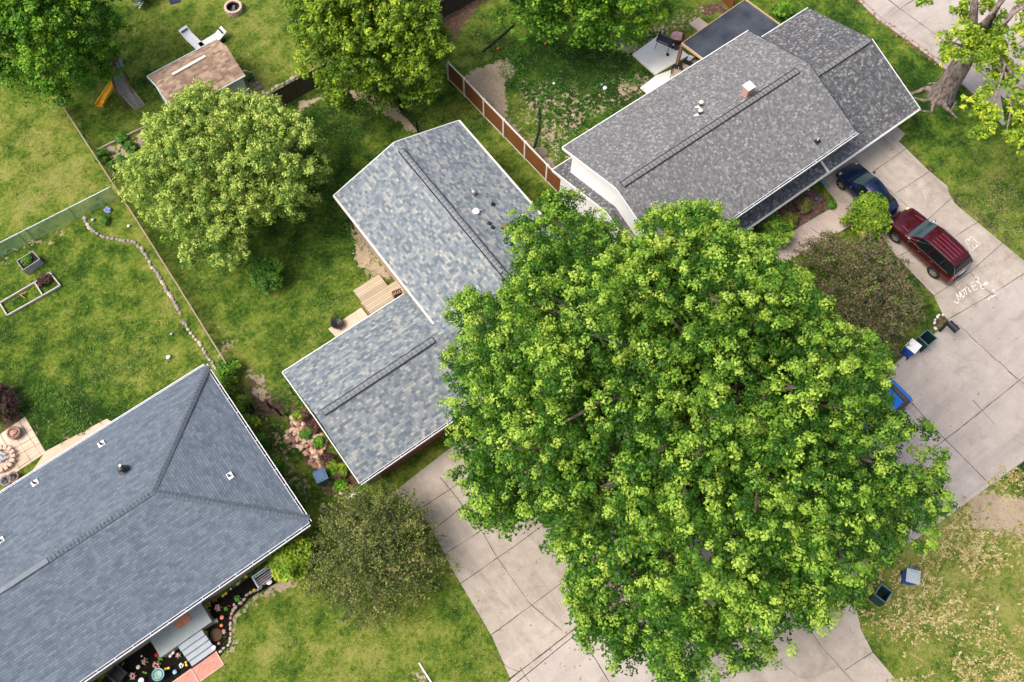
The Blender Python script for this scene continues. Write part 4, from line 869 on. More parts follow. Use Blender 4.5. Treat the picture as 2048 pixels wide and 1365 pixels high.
for i, (px, py, r_, lab) in enumerate([(208,318,.5,'dark green vegetable plant at the left edge of the dug bed'), (262,300,.32,'small green plant in the middle of the dug bed'), (247,325,.3,'small green plant at the lower side of the dug bed'), (247,282,.32,'green plant by the timber edge of the dug bed'), (270,318,.24,'tiny plant near the olive tree in the dug bed'), (228,335,.24,'tiny plant low in the dug bed'), (300,300,.28,'plant at the edge of the olive tree crown')]):
    shrub('vegetable_plant', lab, (px, py), (r_, r_), .45, L_BUSH, .1, 10, (.4, .2), 'plants in the dug bed', cat='plant', rs=.12)
shrub('garden_shrub', 'dark purple bush at the left edge beside the paved patio', (8, 818), (.9, 1.3), 1.5, L_PURPLE, .12, 30, (.1, .15))
shrub('garden_shrub', 'small round mossy shrub in the stone ring beside the shed', (498, 163), (.35, .35), .5, L_OLIVE, .08, 12, (.3, .15), rs=.12)
shrub('garden_shrub', 'green shrub between the patio cover and the charcoal garage roof', (1560, 35), (.55, .5), 1.0, L_DARK, .14, 18, (.7, .15))
shrub('fern', 'small green fern tuft beside the grey wall gap at the curved stone edging', (215, 445), (.3, .25), .3, L_BUSH, .08, 8, cat='plant')

# ------------------------------------------------------------------ cars
def carpaint(name, col, metal=.35, rough=.28):
    m, nt, b = newmat(name, rough, metal, .5); b.inputs['Base Color'].default_value = (*col, 1)
    b.inputs['Coat Weight'].default_value = .8; b.inputs['Coat Roughness'].default_value = .06; return m
GLASS, nt, b = newmat('car_glass', .12, 0, .35); b.inputs['Base Color'].default_value = (.006, .008, .009, 1); b.inputs['Coat Weight'].default_value = .15
GLASSG, nt, b = newmat('windscreen_glass', .05, 0, .9); b.inputs['Base Color'].default_value = (.03, .06, .062, 1); b.inputs['Coat Weight'].default_value = 1
CHROME, nt, b = newmat('chrome', .18, 1, .5); b.inputs['Base Color'].default_value = (.75, .75, .76, 1)
TYRE = plain('tyre_rubber', (.018, .018, .019), .85, .2, 12)
RIM, nt, b = newmat('alloy', .3, .8, .5); b.inputs['Base Color'].default_value = (.62, .60, .55, 1)
LAMPR = plain('red_lens', (.45, .01, .015), .2, .1, 8, spec=.6); LAMPW = plain('clear_lens', (.62, .60, .42), .15, .1, 8, spec=.7)
def wheel(parent, x, y, r, w=.22, spokes=6):
    s = 1 if y > 0 else -1
    def rot(vs): return [(x + a, y + s * c, r + b_) for a, b_, c in vs]
    mb = MB(); pr = [(r * .62, .0), (r * .66, .03), (r * .93, .025), (r, -.02), (r, -w + .02), (r * .93, -w), (r * .3, -w)]
    n = 28; vs = []; fs = []
    for q, z in pr:
        for k in range(n): t = 2 * PI * k / n; vs.append((q * math.cos(t), q * math.sin(t), z))
    for i in range(len(pr) - 1):
        for k in range(n): k2 = (k + 1) % n; fs.append((i * n + k, i * n + k2, (i + 1) * n + k2, (i + 1) * n + k))
    mb.add(rot(vs), fs); wo_ = part(mb, 'wheel', TYRE, parent, smooth=True)
    mb = MB(); vs = []; fs = []
    for q, z in ((r * .64, .005), (r * .58, .012), (r * .55, -.05), (0, -.06)):
        for k in range(n): t = 2 * PI * k / n; vs.append((q * math.cos(t), q * math.sin(t), z))
    for i in range(3):
        for k in range(n): k2 = (k + 1) % n; fs.append((i * n + k, i * n + k2, (i + 1) * n + k2, (i + 1) * n + k))
    mb.add(rot(vs), fs, 0); mb.m[-n * 2:] = [1] * (2 * n)
    for k in range(spokes):
        t = 2 * PI * k / spokes; c_, s_ = math.cos(t), math.sin(t)
        for o in (-.035, .035):
            q = [(.05, -.012), (r * .58, o - .02), (r * .58, o + .02), (.05, .012)]
            mb.add(rot([(a * c_ - b_ * s_, a * s_ + b_ * c_, .012) for a, b_ in q]), [(0, 1, 2, 3)], 0)
    mb.add(rot([(.06 * math.cos(2 * PI * k / 10), .06 * math.sin(2 * PI * k / 10), .018) for k in range(10)]), [tuple(range(10))], 0)
    part(mb, 'rim', [RIM, BLACK], wo_)
def cr(p0, p1, p2, p3, t): return .5 * ((2 * p1) + (p2 - p0) * t + (2 * p0 - 5 * p1 + 4 * p2 - p3) * t * t + (3 * p1 - p0 - 3 * p2 + p3) * t ** 3)
def car(name, label, loc, rz, st, paint, cabin, wheels, wr, W, rimn=6, extras=None, roofmat=None, screen=None):
    """st: stations nose to tail (x, lower half width, belt half width, belt z, top half width, top z, crown); cabin = (cowl, roof start, roof end, tail of rear glass) station numbers"""
    t = thing(name, label, 'car', loc, rz); S = np.array(st, float); SUB = 5; rows = []; ids = []
    for i in range(len(S) - 1):
        for k in range(SUB):
            u = k / SUB; a, b_, c_, d = S[max(i - 1, 0)], S[i], S[i + 1], S[min(i + 2, len(S) - 1)]
            r = cr(a, b_, c_, d, u); r = np.where(np.abs(c_ - b_) < 1e-6, b_, r); r[0] = b_[0] * (1 - u) + c_[0] * u; rows.append(r); ids.append(i)
    rows.append(S[-1]); ids.append(len(S) - 1)
    def ring(r):
        x, wl, wb, zb, wt, zt, crn = r; z0 = .26
        P = [(wl * .90, z0), (wl * .985, z0 + .12), (wl, z0 + .3), (wb * 1.0, zb - .06), (wb * .985, zb), (wt + (wb - wt) * .5, zb + (zt - zb) * .52), (wt, zt), (wt * .72, zt + crn * .55), (wt * .36, zt + crn * .9), (0, zt + crn)]
        return [(x, y, z) for y, z in P] + [(x, -y, z) for y, z in P[-2::-1]]
    R = [ring(r) for r in rows]; M = len(R[0]); groups = {}
    for i in range(len(R) - 1):
        for k in range(M - 1):
            kk = k if k < (M - 1) // 2 else M - 2 - k      # 0..8 from sill to crown
            sid = ids[i]; g = 'body'
            c0_, c1_, c2_, c3_ = cabin
            if c0_ <= sid < c1_ and kk >= 6: g = 'windscreen'
            elif c1_ <= sid < c2_ and kk >= 6: g = 'roof'
            elif c2_ <= sid < c3_ and kk >= 6: g = 'rear_window'
            elif c0_ < sid < c3_ and kk in (4, 5): g = 'side_window' + ('+' if k < M // 2 else '-')
            groups.setdefault(g, []).append((i, k))
    for g, cells in groups.items():
        mb = MB(); mp = {}
        def vid(i, k):
            if (i, k) not in mp: mp[(i, k)] = len(mb.v); mb.v.append(R[i][k])
            return mp[(i, k)]
        for i, k in cells: mb.f.append((vid(i, k), vid(i, k + 1), vid(i + 1, k + 1), vid(i + 1, k))); mb.m.append(0)
        if g == 'body':
            for e in (0, len(R) - 1): f = [vid(e, k) for k in range(M)]; mb.f.append(tuple(f if e else f[::-1])); mb.m.append(0)
            mb.f.append((vid(0, 0), vid(0, M - 1), vid(len(R) - 1, M - 1), vid(len(R) - 1, 0))); mb.m.append(0)
        o = part(mb, g.rstrip('+-'), {'body': paint, 'roof': roofmat or paint, 'windscreen': screen or GLASSG}.get(g, GLASS), t, smooth=True)
        if g in ('body',):
            es = o.modifiers.new('e', 'EDGE_SPLIT'); es.split_angle = math.radians(50)
    for x in wheels:
        for s in (-1, 1):
            mb = MB(); n = 24; vs = [(x + (wr + .05) * math.cos(2 * PI * k / n), s * (W / 2 + .004), max(.2, wr + (wr + .05) * math.sin(2 * PI * k / n))) for k in range(n)]
            mb.add(vs, [tuple(range(n))]); part(mb, 'wheel_arch', BLACK, t); wheel(t, x, s * (W / 2 + .012), wr, .22, rimn)
    return t
def seam(t, P, w=.012, mat=BLACK, name='door_seam'):
    mb = MB()
    for a, b_ in zip(P[:-1], P[1:]): mb.bar(a, b_, w, w)
    return part(mb, name, mat, t)
MAROON = carpaint('maroon_paint', (.085, .004, .010), .45, .2); NAVY = carpaint('navy_paint', (.004, .012, .05)); AZURE = carpaint('azure_paint', (.005, .16, .62), .1)
# maroon SUV, nose towards the house (+y)
x, y = at(1857, 512); SX, SY = 35.52, 7.15
suv = car('suv', 'maroon three row SUV with roof rails parked on the driveway nearest the street', (SX, SY, 0), PI / 2 + math.radians(1.5),
    [(2.46, .62, .60, .62, .50, .66, .02), (2.36, .84, .82, .80, .66, .84, .03), (2.1, .94, .91, .98, .74, 1.02, .05), (1.6, .965, .93, 1.05, .78, 1.09, .05), (1.08, .97, .935, 1.09, .80, 1.13, .05), (.35, .97, .935, 1.12, .68, 1.62, .05), (-.5, .97, .935, 1.14, .69, 1.70, .055), (-1.5, .97, .93, 1.16, .68, 1.69, .05), (-2.05, .96, .92, 1.17, .65, 1.63, .045), (-2.36, .92, .89, 1.15, .78, 1.24, .03), (-2.46, .82, .78, .90, .62, .95, .01)],
    MAROON, (4, 5, 8, 9), (1.52, -1.42), .385, 1.94, 7)
for s in (-1, 1):
    mb = MB(); mb.tube([(.1, s * .66, 1.70), (-.2, s * .66, 1.79), (-1.7, s * .64, 1.78), (-1.95, s * .63, 1.70)], .018, 8); part(mb, 'roof_rail', DARKM, suv)
    mb = MB(); mb.blob((.72, s * 1.06, 1.16), (.1, .12, .09), 1, 12, 8, 0); mb.bar((.72, s * .92, 1.1), (.72, s * 1.02, 1.14), .05, .05); part(mb, 'side_mirror', BLACK if s > 0 else CHROME, suv, smooth=True)
    mb = MB(); mb.blob((2.26, s * .72, .86), (.16, .16, .07), 3, 12, 8, 0); part(mb, 'headlight', LAMPW, suv, smooth=True)
    mb = MB(); mb.blob((-2.37, s * .80, 1.02), (.07, .13, .16), 3, 12, 8, 0); part(mb, 'taillight', LAMPR, suv, smooth=True)
    seam(suv, [(.4, s * .975, .45), (.4, s * .95, 1.08)], .014); seam(suv, [(-.5, s * .975, .45), (-.5, s * .95, 1.1)], .014); seam(suv, [(-1.0, s * .965, .9), (-1.1, s * .95, 1.12)], .014)
    seam(suv, [(1.0, s * .945, 1.12), (.3, s * .80, 1.42), (-.2, s * .715, 1.68)], .016, CHROME, 'window_trim') if s > 0 else None
    seam(suv, [(.9, s * .948, 1.13), (-2.0, s * .93, 1.17)], .02, CHROME, 'window_trim')
    seam(suv, [(-.5, s * .93, 1.16), (-.55, s * .70, 1.64)], .05, MAROON, 'pillar') ; seam(suv, [(-1.35, s * .925, 1.17), (-1.4, s * .70, 1.64)], .05, BLACK, 'pillar')
    seam(suv, [(.05, s * .985, .97), (-.12, s * .985, .98)], .03, MAROON, 'door_handle'); seam(suv, [(-.85, s * .98, 1.0), (-1.02, s * .98, 1.01)], .03, MAROON, 'door_handle')
    seam(suv, [(1.7, s * .55, 1.115), (1.15, s * .62, 1.155)], .03, plain('hood_crease', (.25, .05, .06), .3), 'hood_crease')
for yy in (-.36, -.12, .12, .36): seam(suv, [(-.15, yy, 1.768 - abs(yy) * .07), (-1.75, yy, 1.758 - abs(yy) * .07)], .035, plain('roof_rib_paint', (.22, .03, .05), .25), 'roof_rib')
mb = MB(); mb.blob((-1.88, 0, 1.72), (.09, .035, .05), 2, 8, 6, 0); part(mb, 'antenna', BLACK, suv, smooth=True)
seam(suv, [(-2.02, -.6, 1.62), (-2.07, 0, 1.66), (-2.02, .6, 1.62)], .05, MAROON, 'spoiler'); seam(suv, [(-2.06, -.66, 1.60), (-2.37, -.80, 1.24), (-2.42, 0, 1.27), (-2.37, .80, 1.24), (-2.06, .66, 1.60)], .022, CHROME, 'window_trim')
seam(suv, [(-2.47, -.55, .55), (-2.5, 0, .55), (-2.47, .55, .55)], .09, BLACK, 'bumper'); mb = MB(); mb.bar((-2.475, -.26, .88), (-2.475, .26, .88), .02, .12); part(mb, 'number_plate', WHITE, suv)
seam(suv, [(2.47, -.4, .6), (2.5, 0, .6), (2.47, .4, .6)], .1, BLACK, 'grille')
# navy rounded hatchback
bt = car('rounded_car', 'small dark blue rounded two door car with domed roof parked against the house front', (35.35, 11.8, 0), PI / 2 - math.radians(3),
    [(2.06, .45, .42, .50, .30, .52, .02), (1.95, .68, .62, .66, .44, .70, .04), (1.62, .80, .72, .80, .50, .84, .07), (1.15, .84, .76, .88, .54, .92, .08), (.85, .85, .78, .90, .58, .97, .09), (.25, .86, .80, .93, .52, 1.34, .12), (-.35, .86, .80, .94, .52, 1.40, .13), (-.95, .86, .80, .93, .50, 1.27, .12), (-1.5, .84, .77, .90, .46, 1.01, .09), (-1.85, .76, .68, .78, .42, .80, .05), (-2.04, .50, .45, .55, .32, .58, .02)],
    NAVY, (4, 5, 7, 8), (1.27, -1.24), .33, 1.72, 5)
for s in (-1, 1):
    for fx in (1.27, -1.24):
        mb = MB(); mb.blob((fx, s * .70, .50), (.50, .17, .28), 1, 20, 12, 0); part(mb, 'fender', NAVY, bt, smooth=True)
    mb = MB(); mb.blob((1.74, s * .62, .72), (.12, .11, .08), 1, 14, 8, 0); part(mb, 'headlight', LAMPW, bt, smooth=True)
    mb = MB(); mb.blob((-1.78, s * .70, .68), (.11, .09, .09), 1, 14, 8, 0); part(mb, 'taillight', LAMPR, bt, smooth=True)
    mb = MB(); mb.blob((.62, s * .92, .98), (.08, .09, .07), 1, 12, 8, 0); part(mb, 'side_mirror', NAVY, bt, smooth=True)
    seam(bt, [(.75, s * .868, .38), (.72, s * .80, .92)], .014); seam(bt, [(-.5, s * .87, .4), (-.55, s * .81, .93)], .014)
    seam(bt, [(-.45, s * .80, .95), (-.52, s * .55, 1.36)], .05, NAVY, 'pillar')
seam(bt, [(-.1, -.4, 1.50), (-.1, .4, 1.50), (-.65, .4, 1.46), (-.65, -.4, 1.46), (-.1, -.4, 1.50)], .012, BLACK, 'sunroof')
# bright blue hatchback under the maple
bc = car('hatchback', 'bright blue hatchback parked at the kerb mostly hidden under the maple', (25.72, 1.72, 0), PI + .03,
    [(2.1, .58, .55, .58, .42, .60, .02), (1.98, .78, .75, .74, .58, .78, .03), (1.5, .86, .83, .92, .66, .96, .05), (.95, .87, .85, .98, .70, 1.03, .05), (.3, .88, .85, 1.0, .62, 1.40, .05), (-.4, .88, .85, 1.01, .62, 1.46, .05), (-1.2, .88, .85, 1.01, .60, 1.42, .05), (-1.72, .86, .83, 1.0, .74, 1.06, .04), (-1.98, .80, .77, .92, .66, .96, .03), (-2.08, .62, .6, .6, .5, .62, .01)],
    AZURE, (3, 4, 6, 7), (1.3, -1.27), .32, 1.76, 5)
for s in (-1, 1):
    mb = MB(); mb.blob((-1.95, s * .72, .84), (.06, .12, .08), 1, 12, 8, 0); part(mb, 'taillight', LAMPR, bc, smooth=True)
    mb = MB(); mb.blob((.75, s * .95, 1.02), (.08, .09, .07), 1, 12, 8, 0); part(mb, 'side_mirror', AZURE, bc, smooth=True)

# ------------------------------------------------------------------ wheeled bins
def bin_(label, px, rz, bodym, lidm=None, opened=False, zt=1.0, S=.62, litm=None, group='wheeled bins by the street'):
    x, y = at(px[0], px[1], zt); t = thing('wheeled_bin', label, 'bin', (x, y, 0), rz, group)
    mb = MB(); a, b_ = S / 2, S * .52; k = .76; z1 = zt
    def rq(w_, d_, z): return [(-w_, -d_, z), (w_, -d_, z), (w_, d_, z), (-w_, d_, z)]
    o_, i_ = rq(a, b_, z1), rq(a - .035, b_ - .035, z1); ob, ib = rq(a * k, b_ * k, .06), rq(a * k - .02, b_ * k - .02, .12)
    mb.add(ob + o_ + i_ + ib, [(3, 2, 1, 0), (0, 1, 5, 4), (1, 2, 6, 5), (2, 3, 7, 6), (3, 0, 4, 7), (4, 5, 9, 8), (5, 6, 10, 9), (6, 7, 11, 10), (7, 4, 8, 11), (8, 9, 13, 12), (9, 10, 14, 13), (10, 11, 15, 14), (11, 8, 12, 15), (12, 13, 14, 15)])
    part(mb, 'body', bodym, t)
    mb = MB()
    for p, q in zip(o_, o_[1:] + o_[:1]): mb.bar((p[0], p[1], z1), (q[0], q[1], z1), .05, .04)
    part(mb, 'rim', litm or bodym, t)
    mb = MB(); mb.tube([(-a * .7, b_ + .07, z1 - .03), (a * .7, b_ + .07, z1 - .03)], .018, 8); mb.bar((-a * .7, b_, z1 - .03), (-a * .7, b_ + .08, z1 - .03), .03, .03); mb.bar((a * .7, b_, z1 - .03), (a * .7, b_ + .08, z1 - .03), .03, .03); part(mb, 'handle', bodym, t)
    for s in (-1, 1):
        mb = MB(); vs = []; n = 16
        for w_ in (0, .05):
            for q in range(n): vs.append((s * (a * .72 + w_), b_ * .82 + .12 * math.cos(2 * PI * q / n), .12 + .12 * math.sin(2 * PI * q / n)))
        mb.add(vs, [tuple(range(n)), tuple(range(2 * n - 1, n - 1, -1))] + [(q, (q + 1) % n, n + (q + 1) % n, n + q) for q in range(n)]); part(mb, 'wheel', TYRE, t)
    lm = lidm or bodym; mb = MB()
    if opened:
        mb.add([(-a, b_ + .04, z1), (a, b_ + .04, z1), (a * .92, b_ + .16, z1 - .55), (-a * .92, b_ + .16, z1 - .55), (-a, b_ + .075, z1 + .01), (a, b_ + .075, z1 + .01), (a * .92, b_ + .2, z1 - .55), (-a * .92, b_ + .2, z1 - .55)], [(0, 1, 2, 3), (7, 6, 5, 4), (0, 4, 5, 1), (1, 5, 6, 2), (2, 6, 7, 3), (3, 7, 4, 0)])
    else:
        mb.box((0, -.01, z1 + .035), (S + .06, S * 1.1, .05)); mb.box((0, -.01, z1 + .075), (S * .86, S * .86, .035), 0, 0, .85)
    return part(mb, 'lid', lm, t, bevel=.012 if not opened else 0) and t
GRN = plain('dark_green_bin', (.01, .03, .03), .45, .1); BLU = plain('blue_bin', (.012, .07, .42), .45, .1); GBL = plain('grey_blue_bin', (.07, .12, .22), .5, .1); PGR = plain('pale_lid', (.36, .42, .43), .5, .08)
LG = plain('teal_rim', (.10, .17, .19), .5, .05)
bin_('open empty dark green wheeled bin on the dry verge, beside the blue one', (1767, 1187), .25 + PI / 2, GRN, opened=True, litm=LG)
bin_('blue wheeled bin with a pale grey lid standing on the dry straw verge', (1826, 1153), -.9, BLU, PGR)
bin_('open dark green wheeled bin on the kerb nearest the mailbox', (1856, 676), .05 + PI / 2, GRN, opened=True, zt=1.05, S=.68, litm=LG)
wb = bin_('blue wheeled bin with a white lid at the kerb under the bronze tree', (1826, 693), .15 + PI / 2, BLU, WHITE)
bin_('grey blue wheeled bin with a closed lid by the pile of rocks', (641, 952), -.15, GBL, group=None, S=.58)

# ------------------------------------------------------------------ fences
BRN = plain('brown_panel', (.20, .075, .028), .6, .12, 2); PWH = plain('fence_white', (.72, .66, .60), .6, .05)
f = thing('panel_fence', 'tall brown panel fence with white posts and rails between the two grey roofed houses', 'fence', (*at(1008, 274), 0))
pp = [(898,160),(930,192),(969,234),(1008,274),(1050,318),(1093,363),(1128,398)]; W3 = [at(*p) for p in pp]; HF = 1.72
for i, p in enumerate(W3):
    mb = MB(); mb.box((p[0], p[1], HF / 2), (.13, .13, HF)); mb.box((p[0], p[1], HF + .03), (.17, .17, .06), 0, 0, .6); mb.build('post', PWH, f)
    if i < len(W3) - 1:
        q = W3[i + 1]; v = Vector((q[0] - p[0], q[1] - p[1], 0)).normalized() * .075; a = Vector((*p, 0)) + v; b_ = Vector((*q, 0)) - v
        u = Vector((0, 0, 1)); mb = MB(); mb.bar(a + u * (HF / 2), b_ + u * (HF / 2), .035, HF - .2); L = (b_ - a).length
        for k in range(int(L / .17)): c_ = a + (b_ - a) * (k + .5) / int(L / .17); mb.bar(c_ + u * .12, c_ + u * (HF - .12), .012, .045)
        mb.build('panel', BRN, f)
        for z in (HF - .05, .08): mb = MB(); mb.bar(a + u * z, b_ + u * z, .06, .12); mb.build('rail', PWH, f)
f = thing('panel_fence', 'short stretch of brown panel fence at the top edge behind the patio cover', 'fence', (*at(1450, 18), 0))
a, b_ = at(1425, -14), at(1462, 22); u = Vector((0, 0, 1)); a = Vector((*a, 0)); b_ = Vector((*b_, 0))
mb = MB(); mb.bar(a + u * .8, b_ + u * .8, .035, 1.4); mb.build('panel', BRN, f); mb = MB(); mb.bar(a + u * 1.6, b_ + u * 1.6, .06, .12); mb.build('rail', PWH, f)
def board_fence(label, pts_, hgt, mat, railm, lean=0):
    f = thing('board_fence', label, 'fence', (pts_[0][0], pts_[0][1], 0)); rg = random.Random(3)
    for a, b_ in zip(pts_[:-1], pts_[1:]):
        a = Vector((*a, 0)); b_ = Vector((*b_, 0)); L = (b_ - a).length; n = max(1, round(L / 2.4)); d = (b_ - a) / L; nn = Vector((d.y, -d.x, 0))
        for k in range(n):
            p, q = a + d * (L * k / n), a + d * (L * (k + 1) / n); mb = MB(); m_ = int((q - p).length / .14)
            for j in range(m_):
                c_ = p + d * ((j + .5) * (q - p).length / m_); h_ = hgt + rg.uniform(-.03, .03); mb.bar(c_ + Vector((0, 0, .03)) + nn * rg.uniform(0, .012), c_ + Vector((0, 0, h_)), .137, .02) if abs(d.y) < .5 else mb.box((c_.x, c_.y, h_ / 2), (.02, .12, h_))
            mb.build('panel', mat, f)
            mb = MB(); mb.bar(p + Vector((0, 0, hgt - .1)) - nn * .04, q + Vector((0, 0, hgt - .1)) - nn * .04, .07, .09); mb.build('rail', railm, f)
            mb = MB(); mb.box((p.x - nn.x * .08, p.y - nn.y * .08, hgt / 2), (.1, .1, hgt)); mb.build('post', mat, f)
    return f
DB_ = plain('dark_boards', (.075, .06, .05), .9, .45, 9); RW = plain('pale_rail', (.36, .29, .22), .9, .2, 6)
board_fence('old dark board fence with a pale top rail running from the shed behind the trees', [(9.45, 38.05), (29, 37.75)], 1.6, DB_, RW)
# wire mesh and slat fences
def meshmat(name, col, dens, step=.06):
    m, nt, b = newmat(name, .5, .3, .3); b.inputs['Base Color'].default_value = (*col, 1)
    tc = node(nt, 'ShaderNodeTexCoord'); mp = node(nt, 'ShaderNodeMapping'); mp.inputs['Rotation'].default_value = (0, math.radians(45), 0); nt.links.new(tc.outputs['Object'], mp.inputs[0])
    sp = node(nt, 'ShaderNodeSeparateXYZ'); nt.links.new(mp.outputs[0], sp.inputs[0])
    r = None
    for k in (0, 2):
        q = math_(nt, 'LESS_THAN', math_(nt, 'FRACT', math_(nt, 'DIVIDE', sp.outputs[k], step)), dens); r = q if r is None else math_(nt, 'MAXIMUM', r, q)
    nt.links.new(r, b.inputs['Alpha']); return m
SLAT = meshmat('slatted_mesh', (.42, .55, .48), .15, .05); WIRE = meshmat('wire_mesh', (.12, .08, .06), .2, .06)
f = thing('chain_link_fence', 'low chain link fence with pale green screening crossing the left lawns', 'fence', (-6, 38.3, 0))
A_, B_ = Vector((-16, 38.95, 0)), Vector((-.5, 38.12, 0)); u = Vector((0, 0, 1))
mb = MB(); mb.tube([A_ + u * 1.2, B_ + u * 1.2], .03, 8); mb.build('rail', plain('rail_white', (.66, .68, .70), .5), f)
mb = MB(); mb.bar(A_ + u * .6, B_ + u * .6, .008, 1.16); mb.build('mesh_panel', SLAT, f)
for k in range(7): p = A_.lerp(B_, k / 6); mb = MB(); mb.tube([p, p + u * 1.25], .03, 8); mb.build('post', GREYM, f)
f = thing('wire_fence', 'low brown wire fence with wooden rail between the bed frame lawn and back lawn', 'fence', (-.4, 35, 0)); RP = plain('old_rail', (.34, .25, .20), .9, .25, 4)
L_ = [(-.14, 45.8), (-.25, 38.6), (-.3, 35.4), (-.45, 30), (-.63, 24.5)]
for a, b_ in zip(L_[:-1], L_[1:]):
    a = Vector((*a, 0)); b_ = Vector((*b_, 0)); mb = MB(); mb.bar(a + u * 1.0, b_ + u * 1.0, .065, .05); mb.build('rail', RP, f)
    mb = MB(); mb.bar(a + u * .5, b_ + u * .5, .01, .96); mb.build('mesh_panel', WIRE, f)
    n = max(1, round((b_ - a).length / 2.4))
    for k in range(n): p = a.lerp(b_, k / n); mb = MB(); mb.box((p.x, p.y, .52), (.09, .09, 1.04)); mb.build('post', RP, f)
def picket(label, L_, hgt=1.15, thin=.02, ps=.11):
    f = thing('metal_fence', label, 'fence', (*L_[0], 0))
    for a, b_ in zip(L_[:-1], L_[1:]):
        a = Vector((*a, 0)); b_ = Vector((*b_, 0)); n = int((b_ - a).length / ps); mb = MB()
        for k in range(n + 1): p = a.lerp(b_, k / n); mb.box((p.x, p.y, hgt / 2), (thin * .8, thin * .8, hgt - .1))
        for z in (hgt - .04, .15): mb.bar(a + u * z, b_ + u * z, .03, .03)
        mb.build('panel', BLACK, f)
        for p in (a, b_): mb = MB(); mb.box((p.x, p.y, hgt / 2), (.07, .07, hgt + .05)); mb.build('post', BLACK, f)
    return f
picket('black metal fence with thin pickets behind the blue grey roofed house', [(16.6, 35.8), (16.55, 33.3), (16.5, 31.4), (16.45, 29.6)])
picket('open black metal gate beside the rock bed at the gable corner', [at(541, 815), at(562, 832), at(575, 832)], 1.1)
picket('thin black wire fence joining the gate to the garage gable', [at(541, 817), at(588, 790)], 1.1, .012, .25)
picket('short black fence panel against the shrubs by the side wall', [at(487, 786), at(509, 822), at(507, 836)], 1.1)
def beam_thing(name, label, cat, a, b_, w_, h_, mat, z=None, group=None):
    a = Vector(a); b_ = Vector(b_); o = MB().bar(a, b_, w_, h_).build(name, mat); return tag(o, label, cat, group)
beam_thing('timber_edging', 'long pale timber edging along the upper side of the dug bed', 'edging', at3(194, 301, .08), at3(320, 240, .08), .1, .16, RW)
# stone edgings: every stone its own object
def stones(name, label, group, path, step, size, mats, seed, both=False, cat='stone'):
    rg = random.Random(seed); P = [Vector((*at(*p), 0)) for p in path]; protos = []
    for k in range(4):
        mb = MB(); mb.blob((0, 0, 0), (size * .55, size * .38, size * .3), seed + k, 8, 5, .18); me = mb.build(name, mats[k % len(mats)]).data; protos.append(me); bpy.data.objects.remove([o for o in bpy.data.objects if o.data == me][0])
    for a, b_ in zip(P[:-1], P[1:]):
        n = max(1, int((b_ - a).length / step)); ang = math.atan2(b_.y - a.y, b_.x - a.x)
        for k in range(n):
            p = a.lerp(b_, (k + .5) / n); o = bpy.data.objects.new(name, rg.choice(protos)); C.objects.link(o); o.location = (p.x + rg.uniform(-.04, .04), p.y + rg.uniform(-.04, .04), .04); s = rg.uniform(.8, 1.2)
            o.rotation_euler = (0, 0, ang + rg.uniform(-.3, .3)); o.scale = (s, s, s); tag(o, label, cat, group)
ST = [plain('edge_stone', (.46, .40, .33), .9, .2, 8), plain('edge_stone_dark', (.28, .24, .23), .9, .2, 8), plain('edge_stone_warm', (.5, .36, .27), .9, .2, 8)]
stones('edging_stone', 'weathered stone in the long curved edging along the wire fence', 'stones of the long curved edging', [(168,432),(172,448),(186,463),(205,475),(230,480),(268,484),(285,500),(300,528),(320,555),(335,585),(352,608),(362,632)], .22, .26, [ST[1], ST[0], ST[1]], 3)
stones('edging_stone', 'grey stone in the straight lower part of the curved edging', 'stones of the edging near the hip roof', [(366,645),(380,662),(392,678),(405,695),(418,718),(438,748)], .22, .26, [ST[1], ST[0]], 5)
stones('edging_brick', 'small tan block in the scalloped edging of the black mulch bed', 'edging blocks of the mulch bed', [(548,1152),(520,1176),(498,1188),(484,1203),(468,1218),(462,1232),(462,1252),(463,1272),(458,1287),(447,1300),(436,1306)], .17, .2, [ST[2], ST[0]], 7)
stones('ring_stone', 'white painted stone around the mailbox bed', 'stones round the mailbox', [(1888,630),(1875,632),(1868,642),(1867,652),(1873,661)], .17, .2, [PWH], 9)
stones('wall_stone', 'pale block in the curved low wall beside the shed', 'blocks of the curved wall beside the shed', [(462,138),(485,142),(503,149),(513,164),(521,180),(530,190),(560,172),(600,150)], .3, .34, [ST[0], ST[1]], 11)
# rock pile
rg = random.Random(21); RK = [plain('rock_tan', (.58, .37, .25), .9, .2, 8), plain('rock_pale', (.68, .52, .40), .9, .2, 8), plain('rock_brown', (.34, .20, .15), .9, .2, 8)]
protos = []
for k in range(6):
    mb = MB(); mb.blob((0, 0, .06), (.16, .12, .09), 40 + k, 6, 4, .3); o = mb.build('rock', RK[k % 3]); protos.append(o.data); bpy.data.objects.remove(o)
RA = [[(586,838),(600,830),(612,850),(604,862),(585,858)], [(570,866),(600,856),(628,864),(632,884),(604,900),(576,890)], [(608,882),(645,868),(655,882),(645,908),(612,908)], [(612,908),(642,902),(655,920),(640,938),(618,930)]]
for gi, ar in enumerate(RA):
    c2, e = spread(pts(ar), (22, 42, 26, 20)[gi], 8)
    for k in range(len(c2)):
        o = bpy.data.objects.new('rock', rg.choice(protos)); C.objects.link(o); o.location = (c2[k][0], c2[k][1], rg.uniform(0, .12)); o.rotation_euler = (rg.uniform(-.4, .4), rg.uniform(-.4, .4), rg.uniform(0, 6)); s = rg.uniform(.65, 1.3); o.scale = (s, s, s)
        ki = [p.name for p in protos].index(o.data.name) % 3
        tag(o, ('big ' if s > .97 else 'small ') + ('tan', 'pale', 'dark brown')[ki] + ' rock ' + ('at the upper tip of the loose rock pile', 'in the wide middle of the loose rock pile', 'in the lower middle of the loose rock pile, beside green plants', 'at the lower end of the loose rock pile, nearest the bin')[gi], 'rock', 'rocks of the loose pile')
